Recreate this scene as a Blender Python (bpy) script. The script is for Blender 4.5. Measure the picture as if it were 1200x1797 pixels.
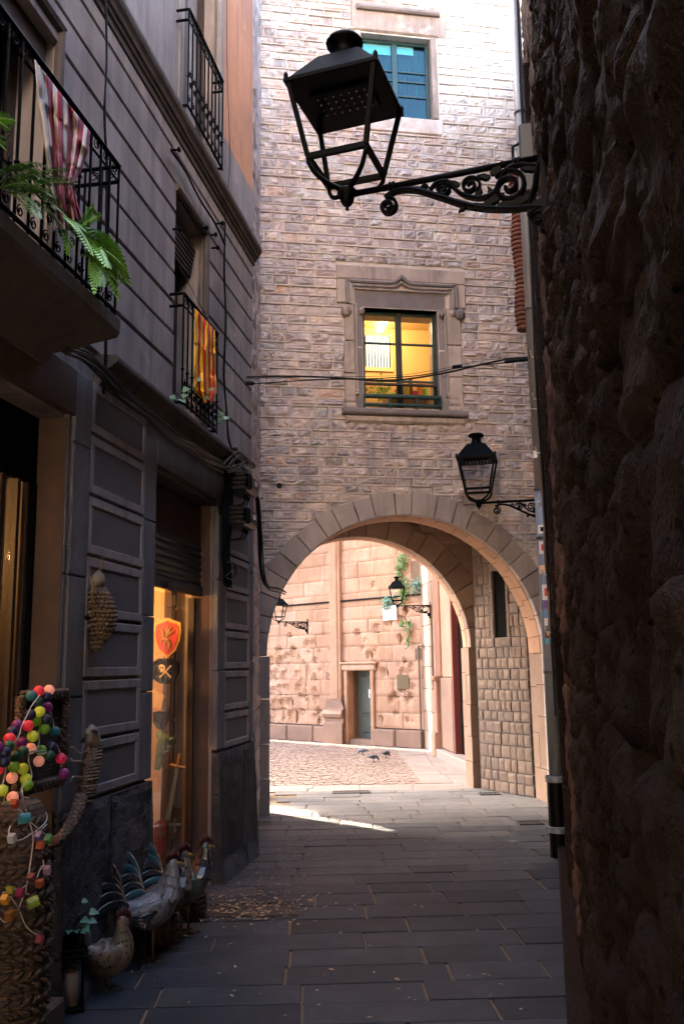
import bpy, bmesh, math, random
from mathutils import Vector, Matrix, noise
from math import sin, cos, pi, radians, sqrt, tan, atan2, hypot
for o in list(bpy.data.objects): bpy.data.objects.remove(o)
scene = bpy.context.scene
COL = scene.collection
rnd = random.Random(11)

# ------------------------------------------------------------------ camera
H = 1.65; FPX = 1566.9; PITCH = .16992; ROLL = -.01477
_f = Vector((0, cos(PITCH), sin(PITCH))); _u = Vector((0, -sin(PITCH), cos(PITCH))); _x = Vector((1, 0, 0))
CX = cos(ROLL)*_x + sin(ROLL)*_u
CU = -sin(ROLL)*_x + cos(ROLL)*_u
cam = bpy.data.cameras.new('camera'); camo = bpy.data.objects.new('camera', cam); COL.objects.link(camo)
cam.sensor_fit = 'HORIZONTAL'; cam.sensor_width = 36; cam.lens = 36*FPX/1200
cam.clip_start = .02; cam.clip_end = 500
m = Matrix((( CX.x, CU.x, -_f.x, 0), (CX.y, CU.y, -_f.y, 0), (CX.z, CU.z, -_f.z, H), (0, 0, 0, 1)))
camo.matrix_world = m
scene.camera = camo
CAM = Vector((0, 0, H))

# ------------------------------------------------------------------ light
SUN_AZ = Vector((-.72, .69)).normalized(); SUN_EL = radians(40)
w = bpy.data.worlds.new('World'); scene.world = w; w.use_nodes = True
nt = w.node_tree; bg = nt.nodes['Background']
sky = nt.nodes.new('ShaderNodeTexSky'); sky.sky_type = 'NISHITA'; sky.sun_disc = False
sky.sun_elevation = SUN_EL; sky.sun_rotation = atan2(SUN_AZ.x, SUN_AZ.y)
sky.air_density = .85; sky.dust_density = 4.0; sky.ozone_density = .6
nt.links.new(sky.outputs[0], bg.inputs[0]); bg.inputs[1].default_value = .15
sl = bpy.data.lights.new('sun', 'SUN'); sl.energy = 2.7; sl.angle = radians(.5); sl.color = (1, .87, .70)
so = bpy.data.objects.new('sun', sl); COL.objects.link(so)
sd = Vector((SUN_AZ.x*cos(SUN_EL), SUN_AZ.y*cos(SUN_EL), sin(SUN_EL)))
so.rotation_euler = sd.to_track_quat('Z', 'Y').to_euler(); so.location = (-8, 18, 20)
vs = scene.view_settings; vs.view_transform = 'Standard'; vs.look = 'None'; vs.exposure = 4.1; vs.gamma = 1
vs.use_curve_mapping = False
scene.render.engine = 'CYCLES'
scene.cycles.max_bounces = 6; scene.cycles.diffuse_bounces = 4; scene.cycles.glossy_bounces = 2; scene.cycles.transparent_max_bounces = 8

# ------------------------------------------------------------------ picking rays for measured layout
def ray(px, py):
    a = (px-600)/FPX; b = -(py-898.5)/FPX
    return _f + CX*a + CU*b
def on_plane(px, py, p0, n):
    d = ray(px, py); return CAM + d*((Vector(p0)-CAM).dot(n)/d.dot(n))
def ground_at(px, py, z=0.):
    d = ray(px, py); return CAM + d*((z-H)/d.z)
def at_y(px, py, Y):
    d = ray(px, py); return CAM + d*(Y/d.y)

class Frame:                      # s along a wall, o out of it towards the street, z up
    def __init__(self, org, d, n):
        self.o = Vector(org); self.d = Vector(d).normalized(); self.n = Vector(n).normalized()
    def __call__(self, s, o, z): return self.o + self.d*s + self.n*o + Vector((0, 0, z))
    def sz(self, px, py, off=0):
        p = on_plane(px, py, self.o+self.n*off, self.n)-self.o
        return p.dot(self.d), p.z
    def oz(self, px, py, s):
        p = on_plane(px, py, self.o+self.d*s, self.d)-self.o
        return p.dot(self.n), p.z
al, aa, ra = .16086, .16238, radians(12.65)
LW = Frame((-.87, 8.2, 0), (sin(al), cos(al), 0), (cos(al), -sin(al), 0))
AW = Frame((-.86, 10.413, 0), (cos(aa), sin(aa), 0), (sin(aa), -cos(aa), 0))
RW = Frame((.094, 0, 0), (sin(ra), cos(ra), 0), (-cos(ra), sin(ra), 0))
FW = Frame((1.703, 12.38, 0), (cos(aa), sin(aa), 0), (sin(aa), -cos(aa), 0))
CW = Frame((1.563, 18.175, 0), Vector((-.74, .672, 0)), Vector((-.672, -.74, 0)))      # s grows to the left
SW = Frame((2.312, 11.439, 0), Vector((-.513, .875, 0)), Vector((-.875, -.513, 0)))
XY = Frame((0, 0, 0), (1, 0, 0), (0, 1, 0))

# ------------------------------------------------------------------ mesh building
class MB:
    def __init__(self): self.v = []; self.f = []; self.uv = None
    def add(self, vs, fs):
        b = len(self.v); self.v += [Vector(p) for p in vs]; self.f += [[i+b for i in f] for f in fs]; return self
    def hexa(self, P):             # 8 corners: bottom 4, top 4
        return self.add(P, [(0,1,2,3),(7,6,5,4),(0,4,5,1),(1,5,6,2),(2,6,7,3),(3,7,4,0)])
    def box(self, F, s0, s1, o0, o1, z0, z1):
        return self.hexa([F(s0,o0,z0),F(s1,o0,z0),F(s1,o1,z0),F(s0,o1,z0),F(s0,o0,z1),F(s1,o0,z1),F(s1,o1,z1),F(s0,o1,z1)])
    def bevbox(self, F, s0, s1, o0, o1, z0, z1, b=.01):   # street-facing edges chamfered
        P = [F(s0,o0,z0),F(s1,o0,z0),F(s1,o0,z1),F(s0,o0,z1),
             F(s0,o1-b,z0),F(s1,o1-b,z0),F(s1,o1-b,z1),F(s0,o1-b,z1),
             F(s0+b,o1,z0+b),F(s1-b,o1,z0+b),F(s1-b,o1,z1-b),F(s0+b,o1,z1-b)]
        fs = [(0,3,2,1),(8,9,10,11)]
        for i in range(4):
            j = (i+1) % 4; fs += [(i,j,j+4,i+4),(i+4,j+4,j+8,i+8)]
        return self.add(P, fs)
    def prism(self, poly, fn0, fn1):   # poly in 2-D, fn maps 2-D point to 3-D at both ends
        n = len(poly); P = [fn0(*p) for p in poly]+[fn1(*p) for p in poly]
        return self.add(P, [tuple(range(n-1,-1,-1)), tuple(range(n,2*n))]+[(i,(i+1)%n,(i+1)%n+n,i+n) for i in range(n)])
    def tube(self, pts, r, n=6, caps=True, flat=None):
        pts = [Vector(p) for p in pts]; N = len(pts)
        rs = r if isinstance(r, (list, tuple)) else [r]*N
        t0 = (pts[1]-pts[0]).normalized(); a = Vector((0,0,1)) if abs(t0.z) < .9 else Vector((1,0,0))
        u = t0.cross(a).normalized(); P = []
        for i in range(N):
            t = (pts[min(i+1,N-1)]-pts[max(i-1,0)]); t = t.normalized() if t.length > 1e-9 else t0
            u = (u-t*u.dot(t)); u = u.normalized() if u.length > 1e-6 else t.orthogonal().normalized()
            v = t.cross(u)
            for k in range(n):
                c = 2*pi*k/n; P.append(pts[i]+(u*cos(c)+v*sin(c))*rs[i])
        fs = [(i*n+k, i*n+(k+1)%n, (i+1)*n+(k+1)%n, (i+1)*n+k) for i in range(N-1) for k in range(n)]
        if caps: fs += [tuple(range(n-1,-1,-1)), tuple((N-1)*n+k for k in range(n))]
        return self.add(P, fs)
    def lathe(self, prof, n=16, c=(0,0,0), ax=Vector((0,0,1)), sx=1, sy=1):
        c = Vector(c); ax = Vector(ax).normalized(); u = ax.orthogonal().normalized() if abs(ax.z) < .999 else Vector((1,0,0)); v = ax.cross(u)
        P = []
        for r, h in prof:
            for k in range(n):
                a = 2*pi*k/n; P.append(c+ax*h+(u*cos(a)*sx+v*sin(a)*sy)*r)
        N = len(prof)
        fs = [(i*n+k, i*n+(k+1)%n, (i+1)*n+(k+1)%n, (i+1)*n+k) for i in range(N-1) for k in range(n)]
        fs += [tuple(range(n-1,-1,-1)), tuple((N-1)*n+k for k in range(n))]
        return self.add(P, fs)
    def loft(self, rings, caps=True):
        n = len(rings[0]); N = len(rings); P = [p for r in rings for p in r]
        fs = [(i*n+k, i*n+(k+1)%n, (i+1)*n+(k+1)%n, (i+1)*n+k) for i in range(N-1) for k in range(n)]
        if caps: fs += [tuple(range(n-1,-1,-1)), tuple((N-1)*n+k for k in range(n))]
        return self.add(P, fs)
    def spine(self, pts, rad, n=12, up=Vector((0,0,1))):   # rad: list of (half width, half height)
        pts = [Vector(p) for p in pts]; rings = []; N = len(pts)
        for i in range(N):
            t = (pts[min(i+1,N-1)]-pts[max(i-1,0)]).normalized()
            sd_ = t.cross(up); sd_ = sd_.normalized() if sd_.length > 1e-4 else Vector((1,0,0)); uu = sd_.cross(t)
            a, b = rad[i]; rings.append([pts[i]+sd_*cos(2*pi*k/n)*a+uu*sin(2*pi*k/n)*b for k in range(n)])
        return self.loft(rings)
    def grid(self, fn, nu, nv, uv=False):
        b = len(self.v); P = [fn(i/nu, j/nv) for j in range(nv+1) for i in range(nu+1)]
        self.add(P, [(j*(nu+1)+i, j*(nu+1)+i+1, (j+1)*(nu+1)+i+1, (j+1)*(nu+1)+i) for j in range(nv) for i in range(nu)])
        if uv:
            if self.uv is None: self.uv = {}
            for j in range(nv+1):
                for i in range(nu+1): self.uv[b+j*(nu+1)+i] = (i/nu, j/nv)
        return self
    def quadstrip(self, A, B):
        n = len(A); return self.add(list(A)+list(B), [(i,i+1,n+i+1,n+i) for i in range(n-1)])
    def mesh(self, name, off=Vector((0,0,0)), smooth=False, fix=True):
        me = bpy.data.meshes.new(name)
        me.from_pydata([p-off for p in self.v], [], self.f)
        if self.uv is not None:
            l = me.uv_layers.new(name='UVMap')
            for lp in me.loops: l.data[lp.index].uv = self.uv.get(lp.vertex_index, (0,0))
        if fix:
            bm = bmesh.new(); bm.from_mesh(me); bmesh.ops.recalc_face_normals(bm, faces=bm.faces); bm.to_mesh(me); bm.free()
        if smooth: me.shade_smooth()
        return me
    def build(self, name, mat, parent=None, smooth=False, local=False, fix=True):
        off = Vector((0,0,0)) if (local or parent is None) else base_of(parent)
        me = self.mesh(name, off, smooth, fix); me.materials.append(mat)
        ob = bpy.data.objects.new(name, me); COL.objects.link(ob); ob.parent = parent
        return ob
def base_of(p):
    v = Vector((0,0,0))
    while p is not None: v += p.location; p = p.parent
    return v
def thing(name, label, cat, loc=(0,0,0), rotz=0, group=None):
    ob = bpy.data.objects.new(name, None); COL.objects.link(ob); ob.location = loc; ob.rotation_euler = (0,0,rotz); ob.empty_display_size = .1
    return tag(ob, label, cat, group)
def tag(ob, label, cat, group=None):
    ob['label'] = label; ob['category'] = cat
    if group: ob['group'] = group
    return ob
def struct(ob): ob['kind'] = 'structure'; return ob
def stuff(ob): ob['kind'] = 'stuff'; return ob
def settle(ob, p):              # move a finished mesh object's origin to p (things of one mesh)
    p = Vector(p); ob.data.transform(Matrix.Translation(-p)); ob.location = p; return ob
def piece(name, me, parent, c, ax, ay, az, sc):   # instance of shared mesh data as a part
    ob = bpy.data.objects.new(name, me); COL.objects.link(ob); ob.parent = parent
    c = Vector(c)-base_of(parent)
    M = Matrix(((ax.x*sc[0], ay.x*sc[1], az.x*sc[2], c.x), (ax.y*sc[0], ay.y*sc[1], az.y*sc[2], c.y), (ax.z*sc[0], ay.z*sc[1], az.z*sc[2], c.z), (0,0,0,1)))
    ob.matrix_basis = M
    return ob
def copy_tree(o, parent=None):
    c = o.copy(); COL.objects.link(c); c.parent = parent
    for ch in o.children: copy_tree(ch, c)
    return c
UP = Vector((0,0,1))
def fbm(p, oct=4): return noise.fractal(Vector(p), 1.0, 2.0, oct)
def scroll(F, s, z, r0, r1, turns, a0, o=0, n=28):  # spiral in a wall plane
    out = []
    for i in range(n+1):
        t = i/n; a = a0+turns*2*pi*t; r = r0+(r1-r0)*t; out.append(F(s+r*cos(a), o, z+r*sin(a)))
    return out
def bez(P, n=12):
    P = [Vector(p) for p in P]; out = []
    for i in range(n+1):
        Q = list(P); t = i/n
        while len(Q) > 1: Q = [Q[k].lerp(Q[k+1], t) for k in range(len(Q)-1)]
        out.append(Q[0])
    return out
def smoothline(P, n=6):          # Catmull-Rom through points
    P = [Vector(p) for p in P]; Q = [P[0]]+P+[P[-1]]; out = []
    for i in range(1, len(Q)-2):
        for k in range(n):
            t = k/n; a, b, c, d = Q[i-1], Q[i], Q[i+1], Q[i+2]
            out.append(.5*((2*b)+(c-a)*t+(2*a-5*b+4*c-d)*t*t+(-a+3*b-3*c+d)*t**3))
    out.append(P[-1]); return out
# ------------------------------------------------------------------ materials
class N:
    def __init__(self, name):
        self.m = bpy.data.materials.new(name); self.m.use_nodes = True; self.t = self.m.node_tree; self.t.nodes.clear()
        self.out = self.n('ShaderNodeOutputMaterial'); self.b = self.n('ShaderNodeBsdfPrincipled'); self.l(self.b.outputs[0], self.out.inputs[0])
    def n(self, k, **kw):
        x = self.t.nodes.new(k)
        for a, v in kw.items(): setattr(x, a, v)
        return x
    def l(self, a, b): self.t.links.new(a, b)
    def val(self, x, i, v):
        if hasattr(v, 'is_output') or isinstance(v, bpy.types.NodeSocket): self.l(v, x.inputs[i])
        else: x.inputs[i].default_value = v
    def math(self, op, a, b=0., c=None, clamp=False):
        x = self.n('ShaderNodeMath', operation=op, use_clamp=clamp); self.val(x, 0, a); self.val(x, 1, b)
        if c is not None: self.val(x, 2, c)
        return x.outputs[0]
    def vmath(self, op, a, b):
        x = self.n('ShaderNodeVectorMath', operation=op); self.val(x, 0, a)
        if op == 'SCALE': self.val(x, 3, b)
        else: self.val(x, 1, b)
        return x.outputs[0]
    def mix(self, f, a, b, mode='MIX'):
        x = self.n('ShaderNodeMix', data_type='RGBA', blend_type=mode); self.val(x, 0, f)
        self.val(x, 6, c4(a)); self.val(x, 7, c4(b)); return x.outputs[2]
    def ramp(self, f, stops, interp='LINEAR'):
        x = self.n('ShaderNodeValToRGB'); x.color_ramp.interpolation = interp; e = x.color_ramp.elements
        while len(e) < len(stops): e.new(.5)
        for i, (p, c) in enumerate(stops): e[i].position = p; e[i].color = c4(c)
        self.l(f, x.inputs[0]); return x.outputs[0]
    def rng(self, v, a, b, c=0., d=1.):
        x = self.n('ShaderNodeMapRange'); self.val(x, 0, v)
        for i, q in enumerate((a, b, c, d)): x.inputs[i+1].default_value = q
        return x.outputs[0]
    def noise(self, vec, sc, det=6, rough=.55, dist=0.):
        x = self.n('ShaderNodeTexNoise'); self.l(vec, x.inputs['Vector']); x.inputs['Scale'].default_value = sc
        x.inputs['Detail'].default_value = det; x.inputs['Roughness'].default_value = rough; x.inputs['Distortion'].default_value = dist
        return x.outputs[0]
    def voro(self, vec, sc, feat='F1', out=0):
        x = self.n('ShaderNodeTexVoronoi', feature=feat); self.l(vec, x.inputs['Vector']); x.inputs['Scale'].default_value = sc; return x.outputs[out]
    def pos(self): return self.n('ShaderNodeNewGeometry').outputs['Position']
    def rand(self):          # one number per piece, for single objects and for islands of joined pieces
        a = self.n('ShaderNodeObjectInfo').outputs['Random']; b = self.n('ShaderNodeNewGeometry').outputs['Random Per Island']
        return self.math('FRACT', self.math('ADD', self.math('MULTIPLY', a, 7.31), b))
    def bump(self, h, strength, dist=.01, prev=None):
        x = self.n('ShaderNodeBump'); x.inputs['Strength'].default_value = strength; x.inputs['Distance'].default_value = dist
        self.l(h, x.inputs['Height'])
        if prev is not None: self.l(prev, x.inputs['Normal'])
        return x.outputs[0]
    def set(self, k, v): self.val(self.b, k, v)
def c4(c): return (*c, 1.) if isinstance(c, (tuple, list)) and len(c) == 3 else c

def stone(name, cols, var=.25, rough=.9, sc=6, bump=.5, bd=.02, dirt=None, dirt_amt=.5, pits=0., pitscale=30, split=1., spec=.25, streak=0.):
    """natural stone or render: ramp of per-piece colour, mottled, stained, grainy"""
    q = N(name); r = q.rand(); p = q.pos()
    pv = q.vmath('ADD', p, q.vmath('SCALE', q.n('ShaderNodeCombineXYZ').outputs[0], 0.))
    off = q.n('ShaderNodeCombineXYZ'); q.l(q.math('MULTIPLY', r, 37.*split), off.inputs[0]); q.l(q.math('MULTIPLY', r, 19.*split), off.inputs[2])
    pv = q.vmath('ADD', p, off.outputs[0])
    n1 = q.noise(pv, sc, 5, .62, .4); n2 = q.noise(pv, sc*7, 3, .6); n3 = q.noise(p, .9, 3, .6, .3)
    f = q.math('ADD', q.math('MULTIPLY', r, .55*split), q.math('MULTIPLY', n1, 1-.55*split))
    st = [(.15+.7*i/max(1, len(cols)-1), c) for i, c in enumerate(cols)]
    col = q.ramp(f, st)
    v = q.math('ADD', 1-var, q.math('MULTIPLY', q.math('ADD', n1, q.math('MULTIPLY', q.math('SUBTRACT', n2, .5), .6)), 2*var))
    col = q.mix(1., col, q.vmath('SCALE', (1, 1, 1), v) if False else q.n2c(v), 'MULTIPLY')
    if dirt is not None:
        col = q.mix(q.math('MULTIPLY', q.rng(n3, .45, .7), dirt_amt, clamp=True), col, dirt)
    if streak:
        sk = q.noise(q.vmath('MULTIPLY', p, (5., 5., .5)), 1.7, 4, .6, .3); col = q.mix(q.math('MULTIPLY', q.rng(sk, .46, .68), streak), col, q.mix(.5, dirt, (.03, .034, .042))); ps = q.noise(p, 2.6, 6, .68, .8); col = q.mix(q.math('MULTIPLY', q.rng(ps, .60, .72), streak*.7), col, tuple(min(.9, x*1.9) for x in cols[-1]))
    q.l(col, q.b.inputs['Base Color']); q.set('Roughness', rough); q.set('Specular IOR Level', spec)
    h = q.math('ADD', n1, q.math('MULTIPLY', n2, .35))
    if pits: h = q.math('SUBTRACT', h, q.math('MULTIPLY', q.rng(q.voro(pv, pitscale), 0., .35, 1., 0.), pits))
    q.l(q.bump(h, bump, bd), q.b.inputs['Normal'])
    return q.m
def _n2c(self, v):
    x = self.n('ShaderNodeCombineColor')
    for i in range(3): self.l(v, x.inputs[i])
    return x.outputs[0]
N.n2c = _n2c

def simple(name, col, rough=.6, metal=0., bump=0., sc=40, var=.15, emit=0., ecol=None, spec=.5, coat=0.):
    q = N(name); p = q.pos(); n1 = q.noise(p, sc, 5)
    v = q.math('ADD', 1-var, q.math('MULTIPLY', n1, 2*var))
    q.l(q.mix(1., col, q.n2c(v), 'MULTIPLY'), q.b.inputs['Base Color']); q.set('Roughness', rough); q.set('Metallic', metal); q.set('Specular IOR Level', spec)
    if bump: q.l(q.bump(n1, bump, .005), q.b.inputs['Normal'])
    if emit: q.set('Emission Color', c4(ecol or col)); q.set('Emission Strength', emit)
    if coat: q.set('Coat Weight', coat)
    return q.m

def glass(name, tint=(.9, .95, .95), refl=.08, rough=.02):
    q = N(name); q.t.nodes.remove(q.b)
    tr = q.n('ShaderNodeBsdfTransparent'); tr.inputs[0].default_value = c4(tint)
    gl = q.n('ShaderNodeBsdfGlossy'); gl.inputs['Roughness'].default_value = rough; gl.inputs[0].default_value = (.9, .95, 1, 1)
    fr = q.n('ShaderNodeFresnel'); fr.inputs[0].default_value = 1.45
    mx = q.n('ShaderNodeMixShader'); q.l(q.math('ADD', q.math('MULTIPLY', fr.outputs[0], .3), refl, clamp=True), mx.inputs[0]); q.l(tr.outputs[0], mx.inputs[1]); q.l(gl.outputs[0], mx.inputs[2])
    q.l(mx.outputs[0], q.out.inputs[0]); return q.m

def weave(name, c1, c2, sc=60, rough=.8):
    q = N(name); tc = q.n('ShaderNodeTexCoord').outputs['Object']
    br = q.n('ShaderNodeTexBrick'); br.inputs['Scale'].default_value = sc; br.inputs['Mortar Size'].default_value = .06; br.inputs['Mortar Smooth'].default_value = .6
    br.inputs['Brick Width'].default_value = .8; br.inputs['Row Height'].default_value = .35
    sp = q.n('ShaderNodeSeparateXYZ'); q.l(tc, sp.inputs[0]); cb = q.n('ShaderNodeCombineXYZ')
    q.l(q.math('ADD', sp.outputs[0], q.math('MULTIPLY', sp.outputs[1], 1.)), cb.inputs[0]); q.l(sp.outputs[2], cb.inputs[1]); q.l(cb.outputs[0], br.inputs['Vector'])
    n1 = q.noise(tc, 90, 4); n2 = q.noise(tc, 9, 4)
    col = q.ramp(q.math('ADD', q.math('MULTIPLY', n1, .6), q.math('MULTIPLY', n2, .4)), [(.3, c1), (.7, c2)])
    col = q.mix(q.math('MULTIPLY', br.outputs['Fac'], .6), col, tuple(x*.4 for x in c1)); q.l(col, q.b.inputs['Base Color']); q.set('Roughness', rough)
    q.l(q.bump(q.math('ADD', q.math('SUBTRACT', 1., br.outputs['Fac']), q.math('MULTIPLY', n1, .4)), .8, .012), q.b.inputs['Normal']); return q.m

M = {}
# arch wall: grey, mauve and ochre rubble blocks, paler and lime-smeared high up
def arch_stone(name, mortar=False):
    q = N(name); r = q.rand(); p = q.pos()
    off = q.n('ShaderNodeCombineXYZ'); q.l(q.math('MULTIPLY', r, 37.), off.inputs[0]); q.l(q.math('MULTIPLY', r, 19.), off.inputs[2])
    pv = q.vmath('ADD', p, off.outputs[0]) if not mortar else p
    n1 = q.noise(pv, 7, 6, .65, .6); n2 = q.noise(pv, 45, 3, .6); n4 = q.noise(p, 3.2, 6, .7, .5)
    if mortar: col = q.ramp(n1, [(.3, (0.433, 0.351, 0.307)), (.7, (0.568, 0.499, 0.435))])
    else:
        col = q.ramp(r, [(0., (0.274, 0.226, 0.197)), (.25, (0.476, 0.393, 0.365)), (.45, (0.286, 0.248, 0.251)), (.62, (0.606, 0.49, 0.4)), (.78, (0.403, 0.32, 0.309)), (.9, (0.316, 0.311, 0.308)), (1., (0.585, 0.359, 0.251))])
        col = q.mix(q.rng(n1, .42, .62), col, q.ramp(q.noise(pv, 3.3, 3), [(.35, (0.296, 0.24, 0.232)), (.5, (0.503, 0.421, 0.385)), (.66, (0.62, 0.522, 0.464))]))
    v = q.math('ADD', .62, q.math('MULTIPLY', q.math('ADD', n1, q.math('MULTIPLY', n2, .5)), .52)); col = q.mix(1., col, q.n2c(v), 'MULTIPLY')
    sp = q.n('ShaderNodeSeparateXYZ'); q.l(p, sp.inputs[0])
    lime = q.math('ADD', q.math('ADD', .20, q.math('MULTIPLY', q.rng(sp.outputs[2], 3.4, 9.6), .14)), q.math('ADD', q.math('MULTIPLY', q.rng(sp.outputs[0], .6, 2.2), q.math('MULTIPLY', q.rng(sp.outputs[2], 8., 9.4), .34)), 0.))
    lf = q.rng(q.math('ADD', lime, q.math('MULTIPLY', q.math('SUBTRACT', n4, .5), .9)), .30, .52)
    col = q.mix(q.math('MULTIPLY', lf, .86), col, q.mix(n2, (0.66, 0.625, 0.537), (0.66, 0.66, 0.66)))
    # soot run-off under the sill and rust spots
    soot = q.math('MULTIPLY', q.rng(q.noise(q.vmath('MULTIPLY', p, (3.2, 3.2, .55)), 1.6, 5, .6), .52, .68), q.math('MULTIPLY', q.rng(sp.outputs[2], 4.9, 4.3), q.rng(sp.outputs[2], 3.2, 4.0)))
    col = q.mix(q.math('MULTIPLY', soot, .55), col, (.12, .115, .125))
    rust = q.rng(q.noise(p, 3.8, 4, .55, 1.), .69, .75); col = q.mix(q.math('MULTIPLY', rust, .55), col, (.36, .15, .085))
    q.l(col, q.b.inputs['Base Color']); q.set('Roughness', .92); q.set('Specular IOR Level', .2)
    h = q.math('ADD', n1, q.math('MULTIPLY', n2, .3))
    q.l(q.bump(h, .3 if mortar else .55, .01 if mortar else .02), q.b.inputs['Normal']); return q.m
M['rubble'] = arch_stone('rubble_block'); M['pointing'] = arch_stone('pale_pointing', True)
M['vouss'] = stone('arch_stone', [(.25, .205, .185), (.33, .27, .24), (.37, .30, .26), (.29, .25, .24)], .2, .9, 5, .5, .012, (.17, .14, .13), .5, .4, 60, streak=.3)
M['carved'] = stone('carved_window_stone', [(0.374, 0.292, 0.237), (0.462, 0.374, 0.308)], .2, .9, 5, .4, .01, (0.187, 0.154, 0.143), .7, streak=0.5)
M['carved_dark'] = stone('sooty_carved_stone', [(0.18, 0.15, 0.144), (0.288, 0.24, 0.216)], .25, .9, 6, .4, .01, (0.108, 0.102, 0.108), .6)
M['church'] = stone('church_sandstone', [(0.308, 0.177, 0.107), (0.357, 0.212, 0.132), (0.381, 0.246, 0.167), (0.319, 0.182, 0.107), (0.394, 0.276, 0.193)], .16, .9, 3, .45, .012, (0.209, 0.111, 0.067), .55, .7, 26, streak=0.25)
M['church_base'] = stone('church_plinth_stone', [(0.185, 0.112, 0.0784), (0.235, 0.146, 0.101)], .2, .9, 3, .5, .012, (0.112, 0.0728, 0.056), .6, .6, 24)
M['pale_church'] = stone('pale_side_stone', [(0.188, 0.125, 0.09), (0.213, 0.151, 0.113)], .14, .9, 3, .35, .01, (0.15, 0.0886, 0.0565), .5)
M['red_church'] = stone('red_pilaster_stone', [(0.246, 0.123, 0.0808), (0.291, 0.162, 0.106)], .16, .9, 4, .4, .01, (0.157, 0.0784, 0.0504), .5)
M['passage'] = stone('passage_block', [(0.122, 0.0828, 0.0598), (0.166, 0.112, 0.0792), (0.144, 0.0972, 0.0706), (0.112, 0.0828, 0.0648)], .22, .88, 6, .5, .012, (0.072, 0.054, 0.0432), .6)
M['dark_mortar'] = stone('dark_joint', [(.10, .08, .07), (.16, .13, .11)], .2, .95, 10, .4, .01)
M['soffit'] = stone('passage_vault', [(.16, .11, .085), (.22, .15, .11)], .25, .92, 4, .5, .015)
M['slab'] = stone('paving_stone', [(0.0162, 0.0204, 0.0266), (0.0288, 0.0344, 0.0422), (0.0432, 0.0496, 0.0572), (0.023, 0.028, 0.0354)], .34, .58, 5, .45, .008, (0.0162, 0.0191, 0.0232), .75, .4, 70, spec=.14, streak=.4)  # near paving; the blue cast of the sky is put into its colour
M['slab_mid'] = stone('mid_paving_brightened', [(.05, .052, .056), (.07, .071, .074), (.09, .09, .09), (.06, .062, .066)], .3, .6, 5, .45, .008, (.04, .04, .042), .7, .4, 70, spec=.16, streak=.4)  # paler copy of the paving, light from the plaza put into its colour
M['slab_far'] = stone('far_paving_brightened', [(0.0954, 0.09, 0.0857), (0.126, 0.119, 0.111), (0.146, 0.134, 0.122), (0.111, 0.105, 0.101)], .24, .65, 5, .35, .008, (0.0765, 0.0688, 0.0651), .5, .35, 90, spec=.2, streak=.3)  # palest copy, the brightness near the plaza is put into its colour
M['sand'] = stone('joint_sand', [(0.102, 0.075, 0.048), (0.156, 0.114, 0.072)], .3, .95, 12, .5, .01, (0.042, 0.036, 0.03), .6)
M['sett'] = stone('plaza_sett', [(0.2, 0.148, 0.114), (0.243, 0.179, 0.138), (0.222, 0.164, 0.13)], .2, .8, 8, .4, .01, (0.166, 0.116, 0.0848), .5)
M['plaza_slab'] = stone('plaza_slab', [(0.189, 0.154, 0.129), (0.228, 0.183, 0.154)], .18, .8, 5, .3, .008, (0.139, 0.109, 0.0896), .5)
M['render'] = stone('grey_render', [(0.24, 0.204, 0.194), (0.306, 0.261, 0.243), (0.273, 0.232, 0.219)], .2, .9, 2.2, .25, .006, (0.149, 0.13, 0.129), .75, split=.4, streak=0.5)
M['render_up'] = stone('upper_grey_render', [(0.257, 0.237, 0.232), (0.303, 0.279, 0.271)], .2, .9, 2, .2, .006, (0.167, 0.153, 0.157), .7, split=.3, streak=0.5)
M['orange_render'] = stone('orange_render', [(0.475, 0.231, 0.125), (0.575, 0.306, 0.181)], .18, .9, 2, .2, .006, (0.375, 0.213, 0.15), .6, split=.3, streak=0.35)
M['pier'] = stone('grey_pier_stone', [(0.118, 0.116, 0.129), (0.155, 0.153, 0.162), (0.135, 0.131, 0.138)], .22, .88, 9, .6, .01, (0.08, 0.0777, 0.086), .6, .5, 90, streak=0.5)
M['panel_frame'] = stone('panel_border', [(0.238, 0.216, 0.218), (0.276, 0.249, 0.247)], .12, .85, 4, .2, .004, (0.179, 0.158, 0.16), .5, split=.3, streak=0.5)
M['panel_field'] = stone('panel_field', [(0.105, 0.1, 0.104), (0.131, 0.124, 0.129)], .2, .9, 40, .5, .004, (0.0761, 0.0726, 0.0756), .5, split=.3)
M['course'] = stone('moulded_course', [(0.084, 0.069, 0.06), (0.108, 0.09, 0.078)], .2, .85, 4, .25, .006, (0.051, 0.0432, 0.0396), .6, split=.3, streak=0.5)
M['plinth'] = stone('plinth_stone', [(0.0525, 0.0525, 0.059), (0.075, 0.0735, 0.0775)], .28, .85, 4, .9, .02, (0.035, 0.035, 0.0375), .7, .6, 40, streak=0.5)
M['jamb_red'] = stone('brown_jamb', [(0.0765, 0.0495, 0.0383), (0.104, 0.0675, 0.0518)], .22, .9, 4, .35, .008, (0.045, 0.0315, 0.027), .6)
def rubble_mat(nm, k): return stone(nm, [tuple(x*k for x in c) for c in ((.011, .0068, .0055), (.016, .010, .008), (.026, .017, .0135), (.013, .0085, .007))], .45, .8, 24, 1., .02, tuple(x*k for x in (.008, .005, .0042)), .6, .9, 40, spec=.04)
M['rough'] = rubble_mat('dark_rubble', .42); M['rough_mid'] = rubble_mat('brown_rubble', .9); M['rough_far'] = rubble_mat('warm_rubble', 4.2)  # one stone in three tones, near end darkened to imitate vignetting
M['rough_plaster'] = stone('dark_plaster', [(0.0132, 0.009, 0.0078), (0.018, 0.0126, 0.0108)], .25, .9, 6, .7, .015, (0.0096, 0.0066, 0.006), .6)
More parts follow.
